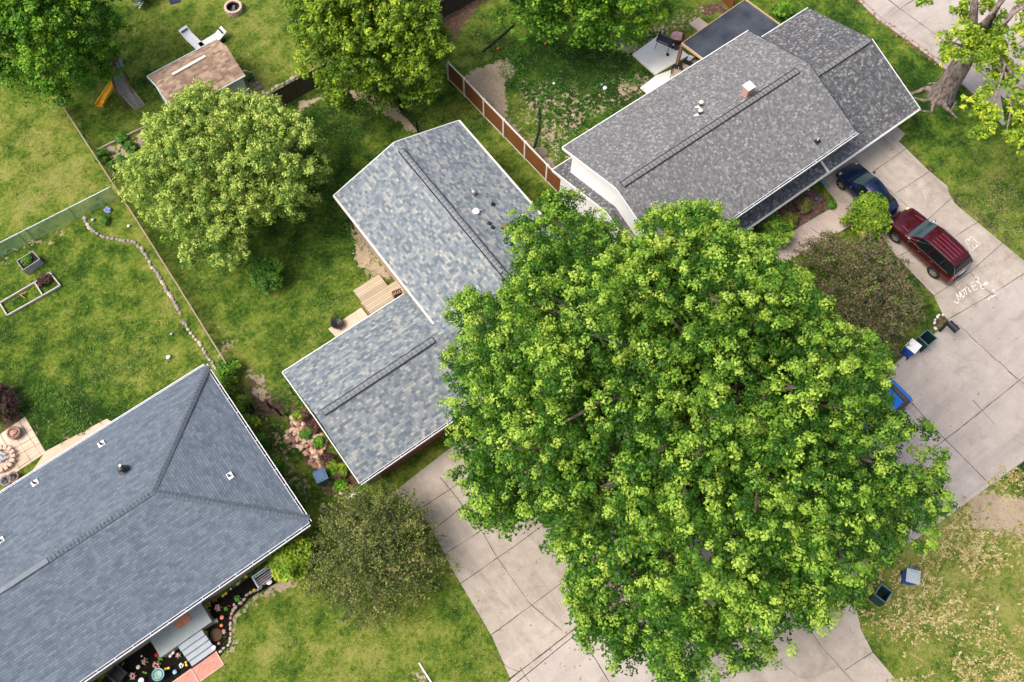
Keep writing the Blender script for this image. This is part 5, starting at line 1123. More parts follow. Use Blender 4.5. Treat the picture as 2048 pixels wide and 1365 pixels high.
x, y = at(685, 985); tag(MB().blob((x, y, .08), (.2, .16, .14), 5, 9, 6, .12).build('boulder', RK[1], smooth=True), 'pale round boulder near the garage corner and the white drain pipe', 'boulder')
for i, (a, b_, lab) in enumerate([((1028,50),(966,103),'straight black drain pipe lying in the dark grass under the top tree')]):
    a, b_ = at3(*a, .07), at3(*b_, .07); tag(MB().tube([a, b_], .07, 8).build('drain_pipe', BLACK), lab, 'pipe')
tag(MB().tube([at3(1079, 219, .07), at3(1079, 245, .07), at3(1078, 262, .07), at3(1068, 296, .07)], .065, 8).build('drain_pipe', BLACK), 'bent black drain pipe on the patchy dirt beside the brown fence', 'pipe')
x, y = at(1082, 306); tag(MB().lathe((x, y, 0), [(.42, 0), (.40, .05), (.30, .06), (.28, .03), (0, .03)], 18).build('drain_cover', plain('old_iron', (.2, .16, .13), .9)), 'round rusty drain cover at the end of the bent pipe', 'drain cover')
mb = MB(); mb.bar(at3(714, 985, .08), at3(694, 999, .06), .12, .08); tag(mb.build('drain_spout', WHITE), 'white downspout extension lying at the garage roof corner', 'downspout')
mb = MB(); mb.tube([at3(838, 1326, .06), at3(862, 1364, .06), at3(866, 1372, .06)], .04, 8); tag(mb.build('white_pole', WHITE), 'white pole lying in the grass at the bottom edge', 'pole')

# ------------------------------------------------------------------ yard things
def W(px, py, z=0): return Vector(at3(px, py, z))
# house B back: timber deck, slab, black bowl, chair
dk = thing('timber_deck', 'two level pale timber deck in the inner corner of the blue grey roofed house', 'deck', (8.4, 23.4, 0))
mb = MB(); mb.box((8.65, 22.4, .36), (2.75, 2.3, .04)); mb.box((8.65, 22.4, .18), (2.6, 2.2, .3), 0, 1); o = mb.build('upper_platform', [DECKW, PO], dk)
mb = MB(); mb.box((8.25, 24.05, .2), (1.75, 1.0, .04)); mb.box((8.25, 24.05, .09), (1.6, .9, .16), 0, 1); mb.build('lower_platform', [DECKW, PO], dk)
mb = MB(); mb.bar((7.24, 21.3, .42), (7.24, 23.4, .42), .06, .07); mb.build('edge_board', PO, dk)
sheet('patio_slab', [(4.98, 23.45), (7.2, 23.45), (7.2, 21.2), (5.3, 21.2)], .03, CON_P, px=False)
x, y = at(676, 652); t = thing('fire_bowl', 'small round black fire bowl with a hooked poker on the tan slab', 'fire bowl', (x, y, .03))
part(MB().lathe((0, 0, 0), [(.1, .1), (.3, .2), (.36, .32), (.3, .33), (.2, .24), (0, .2)], 20), 'bowl', BLACK, t, smooth=True); mb = MB()
for a in (0.5, 2.6, 4.7): mb.bar((.22 * math.cos(a), .22 * math.sin(a), .2), (.36 * math.cos(a), .36 * math.sin(a), 0), .04, .04)
mb.tube([(-.2, .3, .3), (.05, .52, .28), (.3, .62, .25)], .03, 6); part(mb, 'leg', BLACK, t)
def chair(name, label, loc, rz, seatm, framem, w=.55, h=.42, back=.85, arms=True):
    t = thing(name, label, 'chair', loc, rz)
    part(MB().box((0, 0, h), (w, w * .9, .06)), 'seat', seatm, t); mb = MB()
    for k in range(5): mb.box((-w * .4 + k * w * .2, w * .5, (h + back) / 2 + .05), (w * .13, .03, back - h))
    mb.box((0, w * .5, back), (w, .05, .07)); part(mb, 'backrest', framem, t)
    for sx in (-1, 1):
        for sy in (-1, 1): part(MB().box((sx * w * .45, sy * w * .42, h / 2), (.045, .045, h)), 'leg', framem, t)
        if arms: part(MB().box((sx * w * .5, 0, h + .22), (.07, w * .95, .035)), 'armrest', framem, t)
    return t
RDW = plain('reddish_wood', (.30, .14, .08), .7, .2, 8)
chair('deck_chair', 'reddish wooden chair with black slatted seat in the deck corner', (9.1, 22.35, .38), -.2, BLACK, RDW)
# house C patio
for nm, P, z in (('patio_slab', [(1264,112),(1322,70),(1377,114),(1310,152)], .14), ('patio_slab', [(1280,177),(1312,152),(1400,120),(1430,140),(1330,205),(1296,190)], .05), ('patio_slab', [(1378,48),(1397,36),(1417,50),(1397,64)], .04)):
    sheet(nm, P, z, CON_L if z > .045 else CON_W)
x, y = at(1330, 82, .9); t = thing('barrel_smoker', 'black barrel grill on thin legs with two wheels on the white patio slab', 'grill', (x, y, .14), math.radians(-68))
n = 20; R_ = .27; mb = MB(); vs = []; fs = []
for xx in (-.5, .5):
    for k in range(n): a = 2 * PI * k / n; vs.append((xx, R_ * math.cos(a), .78 + R_ * math.sin(a)))
fs = [(k, (k + 1) % n, n + (k + 1) % n, n + k) for k in range(n)] + [tuple(range(n)), tuple(range(2 * n - 1, n - 1, -1))]; mb.add(vs, fs)
NVB = plain('grill_black', (.022, .03, .045), .4, .2); part(mb, 'barrel', NVB, t, smooth=False)
part(MB().tube([(-.35, -.28, .85), (.35, -.28, .85)], .02, 8), 'handle', GREYM, t); part(MB().tube([(-.42, .05, 1.0), (-.42, .05, 1.35)], .05, 10), 'chimney', BLACK, t)
for sx in (-1, 1):
    for sy in (-1, 1): part(MB().bar((sx * .42, sy * .2, .6), (sx * .46, sy * .3, 0), .03, .03), 'leg', BLACK, t)
for sy in (-1, 1): part(MB().tube([(.48, sy * .34 - .03, .1), (.48, sy * .34 + .03, .1)], .1, 14), 'wheel', TYRE, t)
x, y = at(1357, 72, .5); t = thing('fire_pit', 'round rusty fire pit half covered by a crumpled pink cloth behind the grill', 'fire pit', (x, y, 0))
part(MB().lathe((0, 0, 0), [(.34, 0), (.42, .45), (.46, .5), (.36, .48), (.3, .3), (0, .28)], 20), 'bowl', plain('rusty_iron', (.14, .045, .025), .8, .3), t)
mb = MB(); rg = random.Random(2); ring_ = [(.42 * rg.uniform(.7, 1.15) * math.cos(2 * PI * k / 11) - .08, .42 * rg.uniform(.7, 1.15) * math.sin(2 * PI * k / 11) + .05, .53 + rg.uniform(-.05, .03)) for k in range(11)]
mb.add([(0, 0, .62)] + ring_, [(0, 1 + k, 1 + (k + 1) % 11) for k in range(11)]); part(mb, 'cover', plain('pink_cloth', (.62, .38, .34), .9, .2, 5), t)
x, y = at(1352, 97, .1); tag(MB().lathe((x, y, .15), [(.12, 0), (.2, .0), (.23, .06), (.2, .13), (.1, .13), (.08, .08), (0, .08)], 18).build('plant_pot', plain('slate_pot', (.05, .06, .075), .7), smooth=True), 'small round dark disc standing by the post of the patio cover', 'pot')
CUSH = plain('tan_cushion', (.46, .37, .29), .9, .1)
for px, py, rz, lab in ((1352, 148, -.9, 'low patio chair with tan cushion nearest the house eave'), (1370, 138, -1.2, 'low patio chair with tan cushion beside the leaning post'), (1391, 131, -1.5, 'pale cushioned patio chair under the patio cover edge')):
    x, y = at(px, py, .35); chair('patio_chair', lab, (x, y, .05), rz, CUSH, BLACK, .62, .36, .7)
mb = MB(); mb.bar(W(1361, 92, 2.4), W(1353, 125, .3), .1, .1); tag(mb.build('leaning_post', PO), 'thin brown post slanting down from the patio cover corner', 'post')
x, y = at(1380, 121, .3); t = thing('cooler', 'small dark blue cooler box with a white lid by the patio chairs', 'cooler', (x, y, .05), .5); part(MB().box((0, 0, .17), (.5, .34, .34)), 'body', BLU, t); part(MB().box((0, 0, .37), (.52, .36, .06)), 'lid', WHITE, t)
for k, (px, py, s, m_, lab) in enumerate([(1210, 177, .14, WHITE, 'small white toy on the patchy lawn left of the patio'), (1204, 169, .1, plain('teal_toy', (.1, .4, .35)), 'tiny teal toy next to the white one on the lawn'), (1108, 167, .1, WHITE, 'white ball in the dark grass between fence and charcoal roof'), (997, 98, .13, LAMPR, 'red ball in the grass beside the straight drain pipe'), (1091, 87, .1, plain('orange_toy', (.7, .15, .03)), 'orange toy in the dark grass under the top tree'), (337, 715, .14, WHITE, 'white ball on the lawn near the hip roof peak'), (343, 668, .1, GREYM, 'small grey sprinkler on the lawn left of the wire fence'), (257, 452, .1, WHITE, 'white lump near the fence start beside the curved edging'), (186, 440, .13, GREYM, 'grey garden ornament in the bed of the curved edging'), (1648, 366, .14, plain('cyan_toy', (.03, .42, .62)), 'small cyan toy on the driveway by the dark blue car'), (1633, 398, .16, plain('slate_blue', (.1, .14, .24)), 'dark blue gazing ball in the red flower bed'), (1617, 380, .1, plain('peach', (.75, .42, .15)), 'small peach coloured ball in the red flower bed'), (216, 421, .22, plain('blue_bag', (.25, .32, .6)), 'crumpled blue bag by the screened fence at the olive tree')]):
    x, y = at(px, py, .08); mb = MB(); mb.blob((x, y, s * .7), (s, s * .85, s * .7), k, 10, 7, .08 if k not in (0, 12) else .3); tag(mb.build(('toy', 'toy', 'ball', 'ball', 'toy', 'ball', 'sprinkler', 'ornament', 'ornament', 'toy', 'gazing_ball', 'ball', 'bag')[k], m_, smooth=k != 12), lab, ('toy', 'toy', 'ball', 'ball', 'toy', 'ball', 'sprinkler', 'ornament', 'ornament', 'toy', 'ornament', 'ball', 'bag')[k])
# playset
t = thing('playset', 'wooden climbing playset with a yellow slide and a long grey ramp at the corner tree', 'playset', (2.9, 44.6, 0), 0)
PW = plain('play_wood', (.16, .09, .065), .85, .3, 6); YEL = plain('yellow_plastic', (.80, .42, .02), .4, .08)
P0, P1, P2, P3 = W(222,140,1.3), W(242,132,1.3), W(262,178,1.3), W(238,192,1.3)
mb = MB(); mb.slab([tuple(P0), tuple(P1), tuple(P2), tuple(P3)], .06); mb.build('platform', GREYW, t)
for q in (P0, P1, P2, P3): mb = MB(); mb.box((q.x, q.y, 1.0), (.1, .1, 2.0)); mb.build('post', PW, t)
for a, b_ in ((P0, P3), (P1, P2), (P0, P1)):
    mb = MB()
    for z in (.25, .55, .8): mb.bar(a + u * z, b_ + u * z, .04, .12)
    mb.build('railing', PW, t)
R0, R1 = W(242,182,1.3), W(278,216,.02); dv = (R1 - R0).normalized(); nn = Vector((dv.y, -dv.x, 0)).normalized() * .36
a0, a1, b0, b1 = W(239,186,1.28), W(261,175,1.28), W(289,211,.03), W(271,221,.03)
mb = MB(); mb.slab([tuple(a0), tuple(a1), tuple(b0), tuple(b1)], .05); rp = mb.build('ramp', GREYW, t)
mb = MB()
for k in range(1, 9): mb.bar(a0.lerp(b1, k / 9) + u * .03, a1.lerp(b0, k / 9) + u * .03, .05, .04)
mb.build('cleat', GREYW, t); mb = MB(); mb.bar(a0 + u * .05, b1 + u * .05, .06, .12); mb.bar(a1 + u * .05, b0 + u * .05, .06, .12); mb.build('ramp_side', plain('grey_purple_wood', (.36, .31, .33), .8), t)
SL = [W(226,166,1.15), W(218,180,.75), W(208,196,.3), W(202,206,.12), W(199,213,.1)]
mb = MB(); vs = []; fs = []
for i, q in enumerate(SL):
    d = (SL[min(i + 1, 4)] - SL[max(i - 1, 0)]).normalized(); n_ = Vector((d.y, -d.x, 0)).normalized()
    for o_, z in ((-.26, .14), (-.2, .14), (-.18, 0), (.18, 0), (.2, .14), (.26, .14), (.26, -.05), (-.26, -.05)): p = q + n_ * o_; vs.append((p.x, p.y, p.z + z))
for i in range(4):
    for k in range(8): fs.append((i * 8 + k, i * 8 + (k + 1) % 8, (i + 1) * 8 + (k + 1) % 8, (i + 1) * 8 + k))
mb.add(vs, fs); mb.build('slide', YEL, t); q = W(230,140,1.5); mb = MB(); mb.blob(tuple(q), (.14, .14, .08), 3, 10, 6, .1); mb.build('steering_wheel', plain('orange_plastic', (.85, .25, .02), .4), t)
mb = MB(); a, b_, c_ = W(232,124,1.9), W(244,116,1.9), W(246,134,1.9); mb.slab([tuple(a), tuple(b_), tuple(c_), tuple(W(234,138,1.9))], .03); mb.build('canopy', plain('grey_canvas', (.35, .36, .42), .8), t)
# shed side: white loungers, fire ring, mat
def lounger(label, px, rz, wheels=False):
    x, y = at(px[0], px[1], .35); t = thing('lounge_chair', label, 'lounger', (x, y, 0), rz, 'white loungers behind the shed')
    part(MB().box((-.25, 0, .36), (1.3, .62, .06)), 'seat', WHITE, t); mb = MB(); mb.slab([(.4, -.31, .39), (.95, -.31, .68), (.95, .31, .68), (.4, .31, .39)], .05); part(mb, 'backrest', WHITE, t)
    part(MB().box((.72, 0, .62), (.12, .5, .02)), 'headrest_gap', DARKM, t)
    for sx in (-.8, .35):
        for sy in (-.28, .28): part(MB().box((sx, sy, .17), (.06, .06, .34)), 'leg', WHITE, t)
    if wheels:
        for sy in (-.34, .34): part(MB().tube([(.55, sy - .03, .17), (.55, sy + .03, .17)], .17, 16), 'wheel', TYRE, t)
lounger('white lounger pointing away from the shed toward the lawn', (385, 80), math.atan2(*(Vector(at(372, 70)) - Vector(at(395, 92))).yx))
lounger('white lounger with black wheels lying along the back of the shed', (425, 80), math.atan2(*(Vector(at(437, 74)) - Vector(at(410, 90))).yx), True)
x, y = at(466, 14, .35); t = thing('fire_ring', 'round stone fire ring with dark ashes on the upper lawn', 'fire ring', (x, y, 0))
SB = plain('sand_block', (.56, .43, .34), .9, .18, 9); mb = MB()
for r_ in range(3):
    for k in range(14): a = 2 * PI * (k + .5 * (r_ % 2)) / 14; mb.box((.5 * math.cos(a), .5 * math.sin(a), .07 + r_ * .135), (.16, .215, .13), a)
part(mb, 'stone_wall', SB, t); part(MB().lathe((0, 0, 0), [(.42, .3), (.42, .06), (0, .08)], 20), 'liner', BLACK, t)
mb = MB(); [mb.bar((-.25 + .1 * k, -.2, .14), (.1 + .05 * k, .25, .16), .05, .05) for k in range(3)]; part(mb, 'charred_log', plain('ash', (.15, .13, .13), .9), t)
mb = MB(); mb.prism(pts([(333,-12),(352,-16),(362,4),(341,10)]), .0, .06); tag(mb.build('mat', plain('navy_mat', (.025, .03, .075), .7)), 'dark navy square mat at the top edge of the upper lawn', 'mat')
# raised beds
GP = plain('grey_plank', (.36, .34, .36), .8, .2, 5)
t = thing('planter_box', 'raised grey wooden planter box full of green plants on the left lawn', 'planter', (*at(58, 535), 0)); zt = .62
PB = [Vector((*at(px, py, zt), 0)) for px, py in ((33,522),(64,503),(79,518),(46,540))]; mb = MB()
for a, b_ in zip(PB, PB[1:] + PB[:1]): mb.bar(a + u * .31, b_ + u * .31, .04, .6)
mb.build('box', GP, t); mb = MB(); mb.prism([(p.x, p.y) for p in PB], .4, .5); mb.build('soil', plain('potting_soil', (.025, .02, .016), .95), t)
cx_, cy_ = (PB[0] + PB[1] + PB[2] + PB[3]).xy / 4; n = 10; cl = np.array([[cx_ + RNG.uniform(-.5, .5), cy_ + RNG.uniform(-.22, .22), .6] for _ in range(n)]); cl[:, :2] = [((PB[0].lerp(PB[1], a) * (1 - b_) + PB[3].lerp(PB[2], a) * b_).x, (PB[0].lerp(PB[1], a) * (1 - b_) + PB[3].lerp(PB[2], a) * b_).y) for a, b_ in RNG.uniform(.25, .75, (n, 2))]
leaves('foliage', *puffs(cl, np.full(n, .13), 6, 10, .08, .09, RNG.normal(.5, .2, n)), L_BUSH, t)
t = thing('garden_bed', 'long low pale timber bed frame with two compartments on the left lawn', 'garden bed', (*at(60, 590), 0)); WF = plain('bed_timber', (.50, .46, .42), .8, .12, 4)
FP = [W(x_, y_, .1) for x_, y_ in ((0,607),(70,566),(100,546),(121,572),(86,592),(15,632))]
for a, b_ in ((FP[0], FP[1]), (FP[1], FP[2]), (FP[2], FP[3]), (FP[3], FP[4]), (FP[4], FP[5]), (FP[5], FP[0]), (FP[1], FP[4])): mb = MB(); mb.bar(a, b_, .07, .16); mb.build('board', WF, t)
mb = MB(); mb.bar(W(38,588,.15), W(50,597,.15), .04, .04); mb.bar(W(40,590,.15), W(52,585,.15), .04, .04); mb.build('trellis', CEDAR, t)
shrub('bed_plant', 'purple and green plant in the far compartment of the bed frame', (90, 562), (.5, .35), .4, L_PURPLE, .09, 12, (.6, .3), cat='plant', rs=.1)
for px, py, lab in ((62, 495, 'thin black garden hook behind the grey planter'), (18, 530, 'thin black garden hook left of the grey planter')):
    q = W(px, py); mb = MB(); mb.tube([q, q + u * 1.5, q + Vector((.1, .05, 1.65)), q + Vector((.25, .1, 1.5))], .015, 6); tag(mb.build('garden_hook', BLACK), lab, 'hook')
# patio of house A
sheet('patio', [(-12,878),(50,834),(92,906),(40,940),(-20,985)], .02, CON_P); sheet('patio_path', [(92,903),(214,838),(226,846),(120,915),(60,950)], .024, CON_P)
joints_on('patio_joint', [((38,842),(82,910)), ((20,856),(66,928)), ((0,868),(45,945)), ((22,885),(66,858)), ((5,912),(80,868)), ((28,915),(84,885)), ((60,845),(64,852)), ((35,938),(90,900))], .0245, .018)
x, y = at(28, 866, .3); t = thing('stone_planter', 'round brown stone planter on the square paving slabs', 'planter', (x, y, .02)); part(MB().lathe((0, 0, 0), [(.3, 0), (.36, .2), (.36, .36), (.27, .37), (.25, .28), (0, .27)], 18), 'pot', plain('reddish_stone', (.28, .17, .14), .9, .3, 8), t, smooth=True); part(MB().blob((0, 0, .3), (.2, .2, .1), 4, 9, 5, .3), 'soil', plain('pink_gravel', (.45, .24, .19), .9, .3, 14), t)
x, y = at(2, 918, .2); t = thing('fire_pit', 'stone ringed fire pit heaped with white ash at the left edge', 'fire pit', (x, y, .02)); mb = MB()
for k in range(16): a = 2 * PI * k / 16; mb.box((.62 * math.cos(a), .62 * math.sin(a), .13), (.26, .2, .26), a + .1, 0, .92)
part(mb, 'stone_wall', SB, t); mb = MB(); rg = random.Random(8)
for k in range(26): a, r_ = rg.uniform(0, 6.28), rg.uniform(0, .42); mb.blob((r_ * math.cos(a), r_ * math.sin(a), .12 + rg.uniform(0, .1)), (.1, .09, .06), k, 6, 4, .4)
part(mb, 'ash', plain('white_ash', (.42, .42, .43), .9, .5, 14), t)
for px, py, m_, lab in ((12, 962, plain('grey_pot', (.22, .22, .24), .9), 'grey round planter against the house wall at the left edge'), (27, 955, plain('brown_pot', (.24, .16, .13), .9), 'brown round planter against the house wall beside the paving')):
    x, y = at(px, py, .35); t = thing('round_planter', lab, 'planter', (x, y, .02)); part(MB().lathe((0, 0, 0), [(.2, 0), (.3, .2), (.3, .4), (.22, .41), (.2, .34), (0, .33)], 16), 'pot', m_, t, smooth=True); part(MB().blob((0, 0, .34), (.18, .18, .07), 4, 8, 5, .3), 'soil', BLACK, t)
# porch of house A
PG = plain('porch_grey', (.33, .38, .38), .6, .1, 2.5); SG = plain('step_grey', (.36, .40, .43), .6, .08, 2.5)
t = thing('front_porch', 'grey painted porch landing with four steps down to the brick path', 'porch', (-9.4, 13.6, 0)); px0, px1 = -10.75, -7.95
mb = MB(); mb.prism([(px0, 14.6), (px1, 14.6), (px1, 13.27), (px0, 13.27)], .62, .70); mb.build('landing', PG, t)
mb = MB(); mb.prism([(px0 + .05, 14.5), (px1 + .03, 14.5), (px1 + .03, 13.3), (px0 + .05, 13.3)], 0, .615); mb.build('base', plain('porch_side', (.36, .25, .18), .8), t)
for k in range(4): mb = MB(); mb.box((-9.2, 13.12 - .27 * k, .28 - .07 * k), (1.3, .29, .56 - .14 * k)); mb.build('step', SG, t)
mb = MB(); mb.box((0, 0, .012), (.75, .42, .024)); m_ = mb.build('door_mat', plain('coral_mat', (.62, .26, .14), .95, .35, 12)); m_.location = (*at(366, 1243, .7), .70); m_.rotation_euler = (0, 0, .05); tag(m_, 'orange patterned door mat lying on the grey porch landing', 'mat')
BRK, nt, b = newmat('brick_paving', .9); br = node(nt, 'ShaderNodeTexBrick'); br.inputs['Scale'].default_value = 4.0; br.inputs['Mortar Size'].default_value = .03; br.inputs['Color1'].default_value = (.50, .17, .12, 1); br.inputs['Color2'].default_value = (.62, .27, .20, 1); br.inputs['Mortar'].default_value = (.42, .30, .26, 1)
tc = node(nt, 'ShaderNodeTexCoord'); nt.links.new(tc.outputs['Object'], br.inputs[0]); nt.links.new(br.outputs[0], b.inputs['Base Color'])
PBR = [(-9.95, 12.05), (-8.55, 12.15), (-8.55, 11.3), (-9.95, 11.3)]
sheet('brick_path', [(-9.95, 12.1), (-8.6, 12.1), (-8.6, 11.35), (-12.8, 11.35), (-12.8, 12.1)], .02, BRK, px=False)
mb = MB()
for a, b_ in (((-8.6, 12.1), (-8.6, 11.35)), ((-9.95, 12.1), (-9.95, 11.35)), ((-8.6, 11.35), (-12.8, 11.35)), ((-9.95, 12.1), (-12.8, 12.1))): mb.bar((*a, .03), (*b_, .03), .05, .04)
tag(mb.build('path_edging', plain('pale_edging', (.62, .42, .34), .9)), 'pale edging strips framing the red brick path', 'edging')
t = thing('flower_stand', 'teal framed plant stand with white pots against the wall beside the porch', 'plant stand', (*at(400, 1205, .5), 0)); TEAL = plain('teal_paint', (.02, .22, .18), .5)
part(MB().box((0, 0, .5), (.8, .3, .04)), 'shelf', TEAL, t); mb = MB(); [mb.box((sx * .37, sy * .12, .3), (.05, .05, .6)) for sx in (-1, 1) for sy in (-1, 1)]; part(mb, 'leg', TEAL, t); part(MB().lathe((0, 0, .52), [(.1, 0), (.15, .2), (0, .18)], 12), 'pot', WHITE, t)
# bench
t = thing('garden_bench', 'white painted garden bench with slatted seat on the black mulch', 'bench', (-4.72, 13.62, 0), .0); BW = plain('bench_white', (.72, .72, .78), .5); BS = plain('bench_slat', (.36, .33, .33), .6)
mb = MB(); [mb.box((0, -.18 + k * .11, .43), (1.15, .06, .03)) for k in range(4)]; part(mb, 'seat', BS, t)
mb = MB(); mb.box((0, .27, .88), (1.2, .05, .07)); mb.box((0, .25, .55), (1.2, .04, .05)); [mb.box((-.54 + k * .108, .26, .71), (.045, .03, .3)) for k in range(11)]; part(mb, 'backrest', BW, t)
for s in (-1, 1):
    part(MB().box((s * .6, 0, .62), (.06, .58, .04)), 'armrest', BW, t)
    for yy in (-.24, .25): part(MB().box((s * .6, yy, .31), (.06, .06, .62)), 'leg', BW, t)
x, y = at(236, 1350, .5); chair('garden_chair', 'folded black metal garden chair at the bottom edge by the wall', (x, y, 0), .3, BLACK, DARKM, .62, .4, .8)
# flowers, ornaments and pots in the mulch bed: each its own thing
FL = {'pink': (.75, .30, .38), 'white': (.82, .82, .80), 'yellow': (.85, .62, .05), 'orange': (.85, .30, .02), 'red': (.62, .01, .02), 'cream': (.80, .72, .45), 'blue': (.22, .50, .75), 'green': (.12, .38, .04), 'coral': (.8, .25, .12)}
FM = {k: plain(k + '_petal', v, .6, .2, 20) for k, v in FL.items()}
def flower(px, py, col, r=.13, kind='flower', lab=''):
    x, y = at(px, py, .12); rg = random.Random(px * 7 + py)
    t = thing('flower' if kind == 'flower' else 'garden_ornament', lab, kind if kind == 'flower' else 'ornament', (x, y, 0), rg.uniform(0, 6), 'flowers in the mulch bed' if kind == 'flower' else 'ornaments in the mulch bed')
    if kind == 'flower':
        for k in range(7): a = 2 * PI * k / 7; q = r * rg.uniform(.35, .8); part_ = None
        mb = MB()
        for k in range(9): a = 2 * PI * k / 9 + rg.uniform(-.2, .2); q = r * rg.uniform(.2, .85); mb.blob((q * math.cos(a), q * math.sin(a), .16 + rg.uniform(-.03, .04)), (r * .3, r * .3, r * .18), k, 6, 4, .3)
        part(mb, 'petal', FM[col], t); mb = MB()
        for k in range(6): a = 2 * PI * k / 6; mb.slab([(.02 * math.cos(a), .02 * math.sin(a), .08), (r * math.cos(a + .25), r * math.sin(a + .25), .1), (r * 1.25 * math.cos(a), r * 1.25 * math.sin(a), .06), (r * math.cos(a - .25), r * math.sin(a - .25), .1)], .005)
        part(mb, 'leaf', FM['green'], t); part(MB().tube([(0, 0, 0), (0, 0, .14)], .01, 5), 'stem', FM['green'], t)
    else:
        part(MB().tube([(0, 0, 0), (0, 0, .25)], .015, 6), 'stake', BLACK, t); mb = MB()
        if kind == 'disc': mb.lathe((0, 0, .25), [(0, .03), (r * .4, .03), (r, 0), (r * .9, -.02), (0, -.02)], 16)
        else: mb.blob((r * .5, 0, .27), (r * .6, r * .35, r * .3), 1, 8, 5, .2); mb.blob((-r * .45, 0, .27), (r * .5, r * .4, r * .25), 2, 8, 5, .2)
        part(mb, 'head', FM[col], t)
for a in [(289,1323,'pink',.16,'flower','pink flower between the white flower and the tall pot'),(313,1330,'pink',.19,'flower','largest pink and white flower clump beside the grey steps'),(265,1352,'pink',.17,'flower','pink flower nearest the black metal chair'),(291,1325,'white',.01,'x','') ][:3] + [
    (278,1335,'cream',.1,'disc','cream round ornament between two pink flowers'),(291,1346,'green',.13,'butterfly','olive green butterfly stake by the round blue pot'),(315,1311,'red',.1,'disc','bright red round ornament in the lower mulch bed'),(321,1316,'green',.13,'flower','small green sprout right of the red ornament'),(307,1287,'green',.12,'butterfly','yellow green ornament near the house wall'),(248,1329,'green',.09,'butterfly','little green ornament behind the black chair'),(285,1313,'white',.05,'disc','tiny white dot ornament in the lower mulch bed'),
    (356,1311,'pink',.13,'flower','pink flower beside the white bird ornament'),(345,1310,'white',.2,'butterfly','white bird ornament below the porch landing'),(336,1338,'yellow',.17,'butterfly','yellow butterfly stake left of the steps'),(374,1328,'yellow',.14,'butterfly','yellow ornament at the foot of the steps'),(363,1331,'white',.12,'flower','white flower beside the foot of the steps'),(351,1345,'blue',.1,'disc','pale blue round ornament near the brick path'),(284,1362,'white',.14,'disc','white round ornament at the bottom edge'),
    (451,1190,'yellow',.17,'butterfly','golden butterfly stake in the upper mulch bed'),(429,1199,'red',.12,'flower','red flower near the teal plant stand'),(436,1216,'pink',.16,'flower','pink flower in the middle of the upper mulch bed'),(415,1210,'orange',.16,'flower','orange flower beside the teal plant stand'),(414,1223,'green',.15,'flower','green sprout below the orange flower'),(452,1218,'green',.1,'flower','small green sprout right of the middle pink flower'),(460,1213,'red',.08,'butterfly','narrow red ornament by the tan edging'),
    (475,1197,'green',.15,'flower','green plant with pale bud near the edging bend'),(463,1179,'white',.05,'disc','small white ball between butterfly and bench'),(481,1165,'yellow',.08,'butterfly','yellow and teal ornament near the bench'),(476,1168,'white',.08,'flower','tiny white flower near the yellow and teal ornament'),(493,1154,'yellow',.08,'disc','small yellow disc close to the house wall'),(539,1165,'white',.15,'disc','white ring ornament in front of the bench'),(509,1181,'yellow',.09,'flower','small yellow flower below the bench'),
    (445,1236,'coral',.1,'disc','rust coloured disc in the round end of the bed'),(431,1242,'white',.13,'flower','white flower cluster at the porch corner'),(429,1296,'white',.1,'disc','white ball beside the steps at the bed edge'),(438,1287,'pink',.07,'flower','small pink flower by the tan edging blocks'),(411,1266,'orange',.12,'flower','orange flower right of the grey steps'),(448,1264,'pink',.11,'flower','pink and yellow flower beside the tan edging'),(468,1210,'white',.07,'flower','tiny white flower beside the edging bend'),(444,1252,'coral',.08,'disc','dull orange disc above the stump ring')]:
    flower(a[0], a[1], a[2], a[3], a[4], a[5])
x, y = at(432, 1270, .1); tag(MB().lathe((x, y, 0), [(.3, 0), (.3, .06), (.24, .07), (.22, .03), (0, .04)], 14).build('stump_ring', plain('stump', (.09, .055, .03), .95)), 'dark brown round stump ring in the round end of the mulch bed', 'stump')
x, y = at(316, 1350, .4); t = thing('ceramic_pot', 'round blue glazed pot with pale green water dish near the brick path', 'pot', (x, y, 0)); part(MB().lathe((0, 0, 0), [(.18, 0), (.27, .25), (.25, .42), (.2, .42)], 20), 'body', plain('blue_glaze', (.04, .13, .32), .25), t, smooth=True); part(MB().lathe((0, 0, .42), [(.31, .03), (.29, 0), (.2, -.01), (0, -.02)], 24), 'dish', plain('green_glaze', (.20, .36, .28), .25, .3, 7), t)
# ------------------------------------------------------------------ mailbox, chalk
x0_, y0_ = at(1879, 663); t = thing('mailbox', 'black mailbox on a slanting black post at the kerb by the driveway mouth', 'mailbox', (x0_, y0_, 0))
q = Vector(at3(1902, 644, 1.15)) - Vector((x0_, y0_, 0)); mb = MB(); mb.bar((0, 0, 0), (0, 0, 1.12), .13, .13); part(mb, 'post', BLACK, t)
mb = MB(); mb.bar((0, .12, 1.06), (.0, -.4, 1.06), .09, .09); part(mb, 'arm', BLACK, t)
mb = MB(); prof = [(-.17, 0), (.17, 0), (.17, .18), (.12, .27), (0, .31), (-.12, .27), (-.17, .18)]; vs = [(a, -.66, 1.1 + z) for a, z in prof] + [(a, .0, 1.1 + z) for a, z in prof]; mb.add(vs, [tuple(range(7))[::-1], tuple(range(7, 14))] + [(k, (k + 1) % 7, 7 + (k + 1) % 7, 7 + k) for k in range(7)]); part(mb, 'box', plain('mailbox_black', (.02, .024, .035), .3, .2), t, bevel=.01)
part(MB().box((.185, -.4, 1.3), (.015, .12, .06)), 'flag', LAMPR, t)
